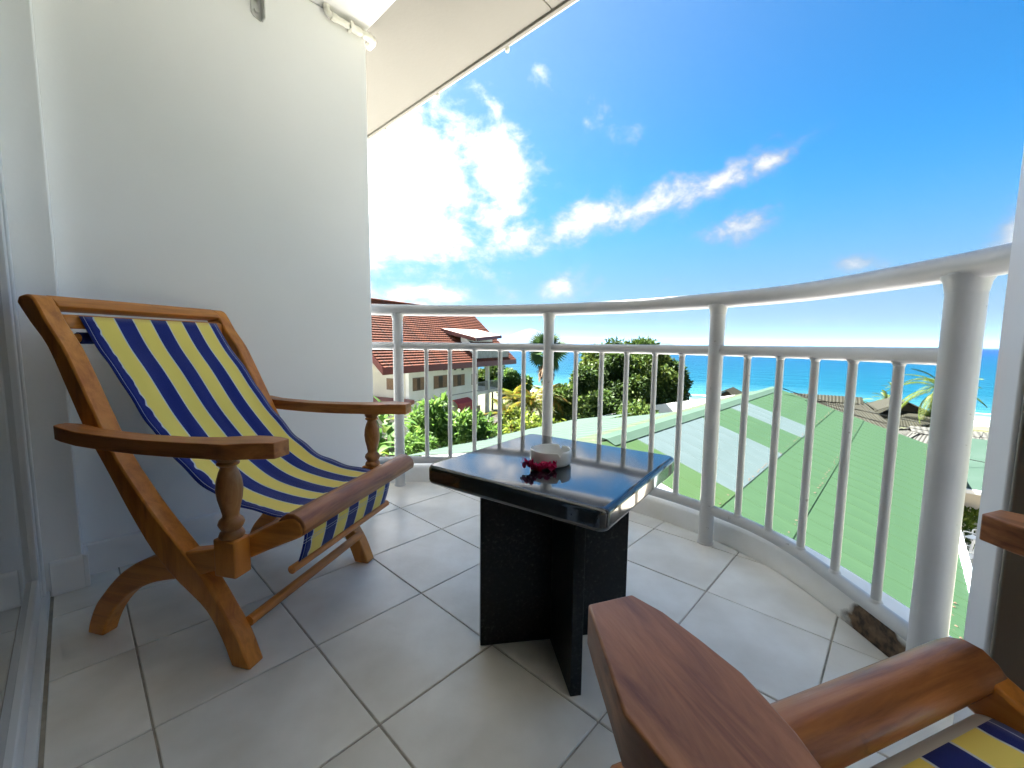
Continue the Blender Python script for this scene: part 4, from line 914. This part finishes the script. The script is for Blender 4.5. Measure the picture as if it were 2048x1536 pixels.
def cottage(name, centre, head, L_, W_, zeave, pitch, label, m, gab=.38, ridge_frac=.45):
    c = empty(name, (centre[0], centre[1], ground_z(60)), head); tag(c, label, 'cottage', 'beach cottages beyond the green roof'); g = ground_z(60)
    ze = zeave-g; hgt = W_/2*math.tan(R(pitch)); lr = L_/2*ridge_frac; zr = ze+hgt; gz = zr-hgt*gab; gx = lr+(L_/2-lr)*gab*.0
    gy = W_/2*gab; xg = lr
    hipx = lr
    # long slopes and hip ends (hip ends stop at the gablet)
    for s in (-1, 1):
        ribbed_quad((-lr, 0, zr), (lr, 0, zr), (L_/2, s*W_/2, ze), (-L_/2, s*W_/2, ze), .30, .032).build('roof_slope', m, c)
        ribbed_quad((s*(lr+.02), -gy*.98, gz), (s*(lr+.02), gy*.98, gz), (s*L_/2, W_/2, ze), (s*L_/2, -W_/2, ze), .30, .032).build('roof_hip', m, c)
        MB().prism([(-gy, gz-.05), (gy, gz-.05), (0, zr-.12)], s*(lr-.02)-.03, s*(lr-.02)+.03, axis=0).build('gablet', M_gabl, c)
        for q in (-1, 1):
            MB().tube([(s*(lr+.30), 0, zr+.02), (s*(lr+.30), q*(gy+.22), gz-.10)], .07, 6).build('gablet_trim', m, c)
            MB().tube([(s*lr, q*gy, gz+.03), (s*L_/2, q*W_/2, ze+.04)], .08, 6).build('hip_cap', m, c)
    for q in (-1, 1): ribbed_quad((-lr-.34, 0, zr+.07), (lr+.34, 0, zr+.07), (lr+.34, q*(gy+.2), gz-.0), (-lr-.34, q*(gy+.2), gz-.0), .30, .032).build('ridge_roof', m, c)
    MB().box((-L_/2+.7, -W_/2+.7, -.6), (L_/2-.7, W_/2-.7, ze+.15)).build('wall', M_cotw, c)
    MB().box((-L_/2, -W_/2, ze-.14), (L_/2, W_/2, ze-.02)).build('eave_board', M_cap, c)
    return c
q = at_z(1812, 793, -4.6)
cottage('beach_cottage', (q[0]-.5, q[1]-1.5), R(102), 13.5, 10.5, -7.5, 27, 'olive ribbed metal cottage roof with dark gablet under the coconut palm', M_rib, ridge_frac=.34)
q = at_z(1640, 797, -4.7)
cottage('beach_cottage', (q[0], q[1]+2), R(8), 12, 10, -7.1, 27, 'olive ribbed cottage roof just past the green ridge peak', M_rib, ridge_frac=.5, gab=.2)
q = at_z(1463, 780, -4.3)
cottage('beach_cottage', (q[0]-.5, q[1]+1.0), R(95), 11, 9, -6.7, 28, 'small ribbed cottage gablet peeping over the green ridge beside the round tree', M_rib, ridge_frac=.34)
q = at_z(1905, 858, -4.6)
cottage('beach_cottage', (q[0]+.5, q[1]), R(10), 9, 8.5, -6.0, 17, 'pale ribbed metal cottage roof between the green hall and the beach', M_rib2, ridge_frac=.5, gab=.2)

# mint lean-to roof, terrace and its furniture, right of the hall
tq = at_z(1960, 925, -3.9)
lean = empty('mint_shed', (3.6, 27.5, -6.3)); tag(lean, 'small shed with a mint green metal roof beside the terrace', 'shed')
def ln_(b, nm, m, **k): o = b.build(nm, m, lean, **k); o.location = -Vector(lean.location); return o
for k in range(7):
    x0 = 1.35+k*.9; ln_(MB().add([(x0, 31.2, -3.75), (x0+.895, 31.2, -3.75), (x0+.895, 25.2, -5.0), (x0, 25.2, -5.0), (x0, 31.2, -3.79), (x0+.895, 31.2, -3.79), (x0+.895, 25.2, -5.04), (x0, 25.2, -5.04)], [(0,1,2,3),(7,6,5,4),(0,4,5,1),(1,5,6,2),(2,6,7,3),(3,7,4,0)]), 'roof_sheet', M_mint)
ln_(MB().box((1.3, 25.05, -5.16), (7.7, 25.18, -4.98)), 'gutter', M_rail, bevel=.02)
ln_(MB().box((1.5, 25.9, -6.6), (7.5, 31, -4.95)), 'wall', M_cotw)
for xx in (1.45, 3.2, 5.2, 7.4): ln_(MB().tube([(xx, 25.3, -6.6), (xx, 25.3, -5.1)], .05, 10), 'post', M_rail, sm=60)
patio = MB().box((1.6, 12, -6.6), (7.5, 25.8, -6.30)).build('terrace', mat('cream_paving', (.50, .46, .38), rough=.8, var=.2, vscale=2)); tag(patio, kind='structure')
pc_ = at_z(1936, 1112, -6.3)
def plastic_chair(loc, rz, label):
    c = empty('plastic_chair', (loc[0], loc[1], -6.3), rz); tag(c, label, 'chair', 'white garden chairs'); Mp = M_plastic
    MB().box((-.23, -.23, .41), (.23, .23, .44)).build('seat', Mp, c, bevel=.01)
    for sx_ in (-1, 1):
        for sy_ in (-1, 1): MB().tube([(sx_*.21, sy_*.21, .409), (sx_*.25, sy_*.26, 0)], .022, 8).build('leg', Mp, c, sm=60)
        MB().tube(catmull([(.22, sx_*.25, .42), (.22, sx_*.27, .62), (.0, sx_*.28, .66), (-.24, sx_*.25, .64)], 4), .022, 8).build('armrest', Mp, c, sm=60)
    for k in range(5):
        yy = -.17+.085*k; MB().tube([(-.22, yy, .44), (-.30, yy*1.1, .86)], .018, 6).build('slat', Mp, c, sm=60)
    MB().tube(catmull([(-.22, -.22, .44), (-.31, -.24, .82), (-.33, -.12, .91), (-.33, .12, .91), (-.31, .24, .82), (-.22, .22, .44)], 5), .022, 8).build('back_frame', Mp, c, sm=60)
M_plastic = mat('white_plastic', (.8, .8, .78), rough=.4)
plastic_chair(at_z(1930, 1135, -6.3), R(210), 'white plastic garden chair on the terrace below, nearer the hall gutter')
plastic_chair(at_z(1950, 1100, -6.3), R(150), 'white plastic garden chair on the terrace below, nearer the mint shed')
#PART3
HAZE = .00002
# ------------------------------------------------------------------ vegetation
def leaf_mat(name, dark, mid, light, rough=.6, trans=.35):
    m = bpy.data.materials.new(name); m.use_nodes = True; nt = m.node_tree; N = nt.nodes; L = nt.links; b = N['Principled BSDF']; out = N['Material Output']
    at = N.new('ShaderNodeAttribute'); at.attribute_name = 'rnd'
    cr = N.new('ShaderNodeValToRGB'); e = cr.color_ramp.elements; e[0].color = (*dark, 1); e[1].color = (*light, 1); k = e.new(.55); k.color = (*mid, 1)
    L.new(at.outputs['Fac'], cr.inputs[0]); L.new(cr.outputs[0], b.inputs['Base Color']); b.inputs['Roughness'].default_value = rough; b.inputs['Specular IOR Level'].default_value = .15
    tr = N.new('ShaderNodeBsdfTranslucent'); hsv = N.new('ShaderNodeHueSaturation'); hsv.inputs['Hue'].default_value = .485; hsv.inputs['Value'].default_value = 1.5; L.new(cr.outputs[0], hsv.inputs['Color']); L.new(hsv.outputs[0], tr.inputs[0])
    mx = N.new('ShaderNodeMixShader'); mx.inputs[0].default_value = trans; L.new(b.outputs[0], mx.inputs[1]); L.new(tr.outputs[0], mx.inputs[2]); L.new(mx.outputs[0], out.inputs[0])
    return m
def fast_mesh(name, verts, faces4, rnd, m):
    """verts (n,3), faces4 (k,4) quads, rnd per vertex"""
    me = bpy.data.meshes.new(name); nv = len(verts); nf = len(faces4)
    me.vertices.add(nv); me.vertices.foreach_set('co', np.asarray(verts, np.float32).ravel())
    me.loops.add(nf*4); me.loops.foreach_set('vertex_index', np.asarray(faces4, np.int32).ravel())
    me.polygons.add(nf); me.polygons.foreach_set('loop_start', np.arange(0, nf*4, 4, dtype=np.int32)); me.polygons.foreach_set('loop_total', np.full(nf, 4, np.int32))
    a = me.attributes.new('rnd', 'FLOAT', 'POINT'); a.data.foreach_set('value', np.asarray(rnd, np.float32))
    me.update(); me.validate(); me.materials.append(m); return me
def leaves(rs, centres, n_each, rad, size, aspect=.45, up=.35, shell=.6, flat=1.0, droop=0.):
    """leaf quads spread through balls (centres, radii): returns verts, faces, rnd. Each leaf is two quads folded on the midrib"""
    V = []; F = []; Rn = []; base = 0
    for ci, (c, r) in enumerate(zip(centres, rad)):
        n = int(n_each*(r/np.mean(rad))**2); d = rs.normal(size=(n, 3)); d /= np.linalg.norm(d, axis=1)[:, None]
        rr = r*(shell+(1-shell)*rs.random(n)**.6)*(.82+.3*rs.random(n)); p = c+d*rr[:, None]*np.array([1, 1, flat])
        ax = d+rs.normal(size=(n, 3))*.75; ax[:, 2] -= droop; ax /= np.linalg.norm(ax, axis=1)[:, None]
        nr = d*.55+np.array([0, 0, up])+rs.normal(size=(n, 3))*.5; sd = np.cross(ax, nr); sd /= np.linalg.norm(sd, axis=1)[:, None]+1e-9; nr = np.cross(sd, ax)
        s = (size*(.6+.8*rs.random(n)))[:, None]; w = s*aspect*.5
        a = p; m1 = p+ax*s*.45; tip = p+ax*s-nr*s*.12
        l = m1+sd*w+nr*w*.35; q = m1-sd*w+nr*w*.35
        vv = np.stack([a, l, tip, q], 1).reshape(-1, 3); V.append(vv); F.append(np.arange(n*4).reshape(-1, 4)+base); base += n*4
        tone = rs.random(n)*.55+.45*rs.random()
        Rn.append(np.repeat(tone, 4))
    return np.concatenate(V), np.concatenate(F), np.concatenate(Rn)
M_mango = leaf_mat('mango_leaves', (0.0090, 0.0225, 0.0045), (0.0263, 0.0562, 0.0090), (0.0825, 0.1125, 0.0188), trans=.25)
M_shrub = leaf_mat('shrub_leaves', (0.0180, 0.0510, 0.0090), (0.0450, 0.1080, 0.0180), (0.0960, 0.1680, 0.0360), trans=.35)
M_lime = leaf_mat('lime_leaves', (0.0300, 0.0600, 0.0075), (0.0750, 0.1200, 0.0150), (0.1500, 0.1800, 0.0300), trans=.4)
M_hedge = leaf_mat('vine_leaves', (0.0120, 0.0300, 0.0060), (0.0360, 0.0720, 0.0120), (0.1020, 0.1440, 0.0360), trans=.3)
M_yel = leaf_mat('yellowing_fronds', (0.0250, 0.0500, 0.0075), (0.1000, 0.1100, 0.0150), (0.2250, 0.1100, 0.0150), trans=.35)
M_palm = leaf_mat('palm_fronds', (0.0096, 0.0280, 0.0080), (0.0240, 0.0560, 0.0144), (0.0600, 0.0960, 0.0240), trans=.2)
M_coco = leaf_mat('coconut_fronds', (0.0165, 0.0385, 0.0066), (0.0468, 0.0715, 0.0110), (0.1210, 0.1265, 0.0220), trans=.3)
M_dead = leaf_mat('dead_fronds', (0.0300, 0.0180, 0.0084), (0.0780, 0.0480, 0.0210), (0.1440, 0.0960, 0.0480), trans=.15)
M_bark = mat('bark', (.12, .09, .06), rough=.9, var=.5, vscale=6, bump=.6, bscale=12)
def trunk(parent, path, rs_, name='trunk'):
    o = MB().tube(path, .1, 10, rs=rs_).build(name, M_bark, parent, sm=70); o.location = -Vector(parent.location); return o
def bushy(name, base, crown_c, crown_r, nb, n_each, size, m, label, cat, seed, group=None, aspect=.45, trunk_r=.25, ball=(.22, .36), up=.35, droop=0., limbs=5, shell=.55):
    rs = np.random.default_rng(seed); t = empty(name, tuple(base)); tag(t, label, cat, group)
    cc = np.array(crown_c); cr = np.array(crown_r); C = []; Rr = []
    for k in range(nb):
        d = rs.normal(size=3); d /= np.linalg.norm(d); d[2] = d[2] if d[2] > -.55 else -.55*rs.random()
        f = (.45+.55*rs.random()**.5); C.append(cc+d*cr*f*.86); Rr.append(float(np.mean(cr)*rs.uniform(*ball)))
    V, F, Rn = leaves(rs, np.array(C), n_each, np.array(Rr), size, aspect, up, shell, droop=droop)
    o = link('crown', fast_mesh('crown', V-np.array(base), F, Rn, m), None, t)
    top = cc-np.array([0, 0, cr[2]*.35]); b = np.array(base); mid = (b+top)/2+rs.normal(size=3)*.15*np.array([1, 1, 0])
    path = catmull([b, mid, top], 5); trunk(t, path, list(np.linspace(trunk_r, trunk_r*.6, len(path))))
    for k in range(limbs):
        e = C[k % nb]; pth = catmull([top-np.array([0, 0, .2*k/limbs]), (top+e)/2+np.array([0, 0, .15]), e], 4); trunk(t, pth, list(np.linspace(trunk_r*.5, trunk_r*.12, len(pth))), 'limb')
    return t
def gz_at(p): 
    l, f = p[:2] @ VR[:2], p[:2] @ VF[:2]; return ground_z(CN[0]*l+CN[1]*f)
def on_ground(px, fwd): p = at_fwd(px, 760, fwd); p[2] = gz_at(p)-.1; return p

# big round mango tree (several lobes) with the pale hedge at its left
c = at_fwd(1258, 775, 31); b = on_ground(1265, 31.5)
bushy('mango_tree', b, c+np.array([0, 0, -.2]), (4.3, 4.3, 3.8), 110, 900, .30, M_mango, 'large round dark green mango tree behind the green roofs', 'tree', 5, aspect=.42, trunk_r=.4, ball=(.17, .27), droop=.25, shell=.5)
c = at_fwd(1150, 800, 27.5); bushy('vine_hedge', on_ground(1150, 27.5), c, (1.9, 1.9, 2.3), 26, 420, .26, M_hedge, 'mottled leafy hedge at the foot of the mango tree, next to the fan palm', 'hedge', 6, aspect=.6, trunk_r=.1)
c = at_fwd(1230, 845, 24.5); bushy('vine_hedge', on_ground(1230, 24.5), c, (4.2, 1.8, 1.3), 34, 300, .24, M_hedge, 'low tangled hedge between the mango tree and the mint roof edge', 'hedge', 16, aspect=.6, trunk_r=.1)
c = at_fwd(1080, 862, 22.5); bushy('lime_hedge', on_ground(1080, 22.5), c, (2.9, 1.7, 1.0), 34, 260, .20, M_lime, 'bright yellow green hedge along the mint roof edge', 'hedge', 7, aspect=.55, trunk_r=.08)
# big-leaved shrubs left, in front of the house
for px, py, fw, cr, sd, nb, ne, sz, lab in ((872, 850, 18.5, (1.0, 1.0, 1.25), 21, 26, 90, .34, 'tall plumeria shrub with long leaves before the white house wall'),
                                            (925, 862, 18.0, (1.0, 1.0, .75), 22, 22, 80, .30, 'rounded leafy shrub under the red awning'),
                                            (838, 885, 16.8, (.8, .8, .55), 23, 16, 70, .28, 'low bright shrub at the corner of the mint roof'),
                                            (965, 858, 20.5, (1.2, 1.2, .7), 24, 20, 90, .26, 'dark leafy shrub next to the leaning shed boards')):
    c = at_fwd(px, py, fw); bushy('leafy_shrub', on_ground(px, fw), c, cr, nb, ne, sz, M_shrub, lab, 'shrub', sd, 'shrubs before the white house', aspect=.36, trunk_r=.06, up=.5, limbs=7, ball=(.25, .42), shell=.35)
c = at_fwd(985, 760, 45); bushy('round_bush', on_ground(985, 45), c, (2.2, 2.2, 1.7), 18, 300, .35, M_mango, 'dark round bush glimpsed through the house verandah', 'bush', 31, aspect=.5, trunk_r=.12)
c = at_fwd(1022, 772, 42); bushy('round_bush', on_ground(1022, 42), c, (2.0, 2.0, 1.6), 18, 300, .35, M_shrub, 'green bush beyond the verandah beside the sea', 'bush', 32, aspect=.5, trunk_r=.12)

def big_leaf_mesh(name, length, width, m, seed, bend=.5):
    rs = np.random.default_rng(seed); n = 9; V = []; F = []
    for i in range(n):
        t = i/(n-1); wd = width*math.sin(math.pi*min(1, t*.93+.07))**.7; x = length*t*(1-.15*bend*t); z = length*(.35*t-bend*t*t*.9)
        V += [(x, -wd/2, z+wd*.12), (x, 0, z), (x, wd/2, z+wd*.12)]
    for i in range(n-1):
        for k in range(2): a = i*3+k; F.append((a, a+1, a+4, a+3))
    return fast_mesh(name, np.array(V), np.array(F), np.repeat(rs.random(), len(V)), m)
banana_meshes = [big_leaf_mesh('leaf', .95, .30, M_shrub, 1, .5), big_leaf_mesh('leaf', .8, .34, M_lime, 2, .8), big_leaf_mesh('leaf', 1.05, .28, M_shrub, 3, .3)]
def bigleaf(px, py, fw, n, label, seed, spread=.8, up_=1.0):
    rr = random.Random(seed); c = at_fwd(px, py, fw); b = on_ground(px, fw); t = empty('broadleaf_plant', tuple(b)); tag(t, label, 'plant', 'broad leaved plants by the railing')
    trunk(t, [b, (b+c)/2, c-np.array([0, 0, .2])], [.06, .05, .04], 'stem')
    for k in range(n):
        o = link('leaf', banana_meshes[rr.randrange(3)], None, t); o.location = Vector(c-b)+Vector((rr.uniform(-1, 1)*spread*.5, rr.uniform(-1, 1)*spread*.5, rr.uniform(-.9, .6)*up_))
        o.rotation_euler = (rr.uniform(-.4, .4), rr.uniform(-.9, .5), rr.uniform(0, 6.28)); s = rr.uniform(.6, 1.1); o.scale = (s, s, s)
bigleaf(772, 865, 13.4, 26, 'bright broad leaved plant between the railing post and the house porch', 41)
bigleaf(780, 935, 12.6, 26, 'dark broad leaved plant low behind the first railing post', 42, up_=1.2)
bigleaf(755, 940, 11.6, 18, 'broad leaved plant deep below the wall end', 43, up_=1.3)

# palms
def frond_mesh(name, length, m, seed, nl=26, ll=.5, arch=.5, droop=.6, width=.045):
    rs = np.random.default_rng(seed); V = []; F = []; Rn = []
    pts = [np.array([length*t*(1-.18*arch*t), 0, length*(.55*arch*t-arch*1.05*t*t)]) for t in np.linspace(0, 1, nl)]
    for i, p in enumerate(pts):
        tn = pts[min(i+1, nl-1)]-pts[max(i-1, 0)]; tn /= np.linalg.norm(tn); t = i/(nl-1); L_ = ll*math.sin(math.pi*(.12+.83*t))**.6
        for s in (-1, 1):
            d = tn*.55+np.array([0, s*.8, .12]); d /= np.linalg.norm(d); w_ = np.cross(d, [0, 0, 1.]); w_ /= np.linalg.norm(w_)
            L2 = L_*rs.uniform(.85, 1.1); a = p; mid = p+d*L2*.5+np.array([0, 0, -L2*droop*.18]); tip = p+d*L2*.85+np.array([0, 0, -L2*droop*.75])
            b0 = len(V); V += [a-w_*width*.4, a+w_*width*.4, mid+w_*width*.6, mid-w_*width*.6, tip+w_*.008, tip-w_*.008]; F += [(b0, b0+1, b0+2, b0+3), (b0+3, b0+2, b0+4, b0+5)]; Rn += [rs.random()*.7+.15]*6
    for i in range(nl-1):
        p, q = pts[i], pts[i+1]; b0 = len(V); w0 = .03*(1-i/nl)+.006; V += [p+np.array([0, -w0, .01]), p+np.array([0, w0, .01]), q+np.array([0, w0*.95, .01]), q+np.array([0, -w0*.95, .01])]; F.append((b0, b0+1, b0+2, b0+3)); Rn += [.95]*4
    return fast_mesh(name, np.array(V), np.array(F), Rn, m)
def palm(name, top, base, meshes, n, label, seed, elev=(-50, 75), tr=.16, nuts=False, cat='palm tree', scale=(.85, 1.1), group=None):
    rr = random.Random(seed); t = empty(name, tuple(base)); tag(t, label, cat, group); b = np.array(base); top = np.array(top)
    pth = catmull([b, (b+top)/2+np.array([.15, .1, 0]), top], 6); trunk(t, pth, list(np.linspace(tr, tr*.7, len(pth))))
    for k in range(n):
        o = link('frond', meshes[k % len(meshes)], None, t); o.location = Vector(top-b)
        el_ = R(elev[0]+(elev[1]-elev[0])*((k+.5)/n)); o.rotation_euler = (rr.uniform(-.25, .25), -el_, k*2.39996+rr.uniform(-.2, .2)); s = rr.uniform(*scale); o.scale = (s, s, s)
    if nuts:
        for k in range(9):
            o = MB().lathe([(.02, -.14), (.09, -.10), (.115, 0), (.08, .1), (.02, .13)], 10).build('coconut', M_nut, t, sm=70); a = k*.7; o.location = Vector(top-b)+Vector((.22*math.cos(a), .22*math.sin(a), -.25-.06*(k % 3)))
    return t
M_nut = mat('yellow_coconut', (.34, .26, .05), rough=.5)
coco = [frond_mesh('frond', 3.6, M_coco, 50+k, 52, .70, .60+.14*k, .55, .040) for k in range(3)]
tp = at_fwd(1880, 782, 40); palm('coconut_palm', tp, on_ground(1884, 40), coco, 26, 'coconut palm with drooping fronds by the olive cottage roof', 3, elev=(-70, 70), nuts=True)
tp = at_fwd(1716, 806, 62); palm('coconut_palm', tp, on_ground(1716, 62), coco, 14, 'small palm top between the two olive cottage roofs', 4, elev=(-40, 50), scale=(.5, .65))
tp = at_fwd(1772, 800, 66); palm('coconut_palm', tp, on_ground(1772, 66), coco, 16, 'low palm top behind the gablet of the olive cottage', 5, elev=(-40, 70), scale=(.55, .75))
tp = at_fwd(1785, 778, 66); palm('coconut_palm', tp, on_ground(1785, 66), coco, 10, 'thin upright palm behind the olive cottage gablet', 6, elev=(10, 80), scale=(.35, .5))
# fan palm
def fan_mesh(name, m, seed, rad=1.0, seg=20, spread=95, droop=.35):
    rs = np.random.default_rng(seed); V = []; F = []; Rn = []; st = np.array([.55, 0, .0])
    V += [(0, -.025, 0), (0, .025, 0), (.55, .02, 0), (.55, -.02, 0)]; F.append((0, 1, 2, 3)); Rn += [.8]*4
    for k in range(seg):
        a0 = R(-spread+2*spread*k/seg); a1 = R(-spread+2*spread*(k+1)/seg); am = (a0+a1)/2; r_ = rad*(.72+.28*math.cos(am*.6))*rs.uniform(.93, 1.05)
        def P(a, r2, z): return st+np.array([r2*math.cos(a), r2*math.sin(a), z-droop*r2*r2*.5])
        b0 = len(V); V += [st, P(a0, r_*.62, 0), P(am, r_, -.05*rs.random()), P(am, r_*.62, .05)]; F.append((b0, b0+1, b0+2, b0+3))
        V += [P(a1, r_*.62, 0)]; F.append((b0, b0+3, b0+2, b0+4)); Rn += [rs.random()*.6+.1]*5
    return fast_mesh(name, np.array(V), np.array(F), Rn, m)
fans = [fan_mesh('fan_leaf', M_palm, 70+k, .95+.1*k) for k in range(3)]; deadf = [fan_mesh('dead_leaf', M_dead, 80+k, .85, spread=70, droop=.1) for k in range(2)]
tp = at_fwd(1093, 704, 26); b = on_ground(1093, 26); fp = empty('fan_palm', tuple(b)); tag(fp, 'tall fan palm with a skirt of dead leaves behind the railing post', 'palm tree')
rr = random.Random(9); pth = catmull([b, (b+tp)/2, tp], 6); trunk(fp, pth, list(np.linspace(.2, .15, len(pth))))
for k in range(17):
    o = link('fan_leaf', fans[k % 3], None, fp); o.location = Vector(tp-b)+Vector((0, 0, rr.uniform(-.2, .2))); el_ = R(85-130*(k+.5)/17); o.rotation_euler = (rr.uniform(-1.3, 1.3), -el_, k*2.39996+rr.uniform(-.3, .3)); s = rr.uniform(.75, 1.0); o.scale = (s, s, s)
for k in range(16):
    o = link('dead_leaf', deadf[k % 2], None, fp); o.location = Vector(tp-b)+Vector((0, 0, -.25-.5*rr.random())); o.rotation_euler = (rr.uniform(-.4, .4), R(rr.uniform(66, 84)), k*2.39996); s = rr.uniform(.7, 1.0); o.scale = (s, s, s)
# yellowing areca clumps
arec = [frond_mesh('frond', 1.5, M_yel, 60, 20, .36, .9, .7, .05), frond_mesh('frond', 1.3, M_lime, 61, 18, .34, 1.1, .7, .05), frond_mesh('frond', 1.6, M_yel, 62, 20, .36, .7, .7, .05)]
for px, py, fw, n, sd, lab in ((1062, 812, 24.5, 34, 1, 'orange tinged palm clump right under the fan palm'), (1030, 806, 25.5, 30, 2, 'yellow green palm clump between the verandah and the fan palm'), (1095, 800, 26.5, 26, 3, 'yellow green palm clump behind the railing post, against the hedge'), (1015, 842, 23.5, 22, 4, 'low ragged palm clump by the path')):
    tp = at_fwd(px, py, fw); palm('areca_palm', tp, on_ground(px, fw), arec, n, lab, sd+20, elev=(-15, 85), tr=.12, cat='palm clump', scale=(.7, 1.1), group='yellowing palm clumps')
# ground-cover tufts near the path and the terrace
def tufts(name, px0, px1, py0, py1, z, n, size, m, seed, label):
    rs = np.random.default_rng(seed); C = np.array([at_z(rs.uniform(px0, px1), rs.uniform(py0, py1), z) for _ in range(n)]); V, F, Rn = leaves(rs, C, 26, np.full(n, size), size*.8, .4, .4, .2)
    o = link(name, fast_mesh(name, V, F, Rn, m), None); tag(o, label, 'ground cover', kind='stuff')
tufts('ground_cover', 930, 1120, 838, 900, -6.3, 160, .35, M_lime, 90, 'bright ground cover beside the path below the palms')
tufts('ground_cover', 1912, 1962, 1020, 1060, -6.2, 16, .30, M_lime, 91, 'green plants at the back of the terrace')
tufts('ground_cover', 1920, 1960, 1070, 1100, -6.25, 12, .20, M_hedge, 92, 'small leafy plants behind the plastic chairs')
# leaning boards by the path
shed = empty('board_lean_to', (0, 0, 0)); p0 = at_fwd(962, 846, 21.0); p1 = at_fwd(1000, 828, 24); shed.location = tuple(p0); tag(shed, 'grey weathered boards leaning on a brown post by the path', 'lean-to')
M_board = mat('weathered_board', (.20, .18, .16), rough=.9, var=.5, vscale=4)
dvec = p1-p0
for k in range(5):
    off = np.array([.16*k, -.12*k, -.03*k]); o = MB().tube([off, off+dvec], .07, 4).build('board', M_board, shed)
MB().tube([dvec*.55+np.array([.1, 0, -.1]), dvec*.55+np.array([0, 0, -2.6])], .06, 6).build('post', mat('brown_post', (.17, .08, .04), rough=.8), shed)
# power lines from the roof peak to the right
M_wire = mat('black_cable', (.01, .01, .01), rough=.6)
wl_ = [((1556, 772), (2060, 905), 27, 26), ((1560, 776), (2060, 868), 27, 32), ((1600, 800), (2060, 880), 27, 33), ((1640, 818), (2060, 925), 26, 24), ((1610, 800), (2060, 940), 26, 22), ((1580, 790), (2060, 852), 27, 36)]
for k, (a, b_, f0, f1) in enumerate(wl_):
    A_, B_ = at_fwd(*a, f0*.8), at_fwd(*b_, f1*.8); pts = [A_*(1-t)+B_*t-np.array([0, 0, .5*4*t*(1-t)]) for t in np.linspace(0, 1, 14)]
    o = MB().tube(pts, .015, 5).build('power_line', M_wire, None, sm=60); tag(o, 'thin black overhead cable sagging from the green roof peak toward the beach', 'cable', 'overhead cables over the green roof')

# ------------------------------------------------------------------ sea haze: one closed box of pale air round everything
hz = bpy.data.materials.new('sea_haze'); hz.use_nodes = True; nt = hz.node_tree; N = nt.nodes; N.remove(N['Principled BSDF'])
pv = N.new('ShaderNodeVolumePrincipled'); pv.inputs['Color'].default_value = (.32, .62, 1.0, 1); pv.inputs['Density'].default_value = HAZE; pv.inputs['Anisotropy'].default_value = .2
nt.links.new(pv.outputs[0], N['Material Output'].inputs['Volume'])
o = MB().box((-40000, -40000, -14.5), (40000, 40000, 400)).build('haze', hz); tag(o, 'pale sea haze softening the far islands', 'haze', kind='stuff')
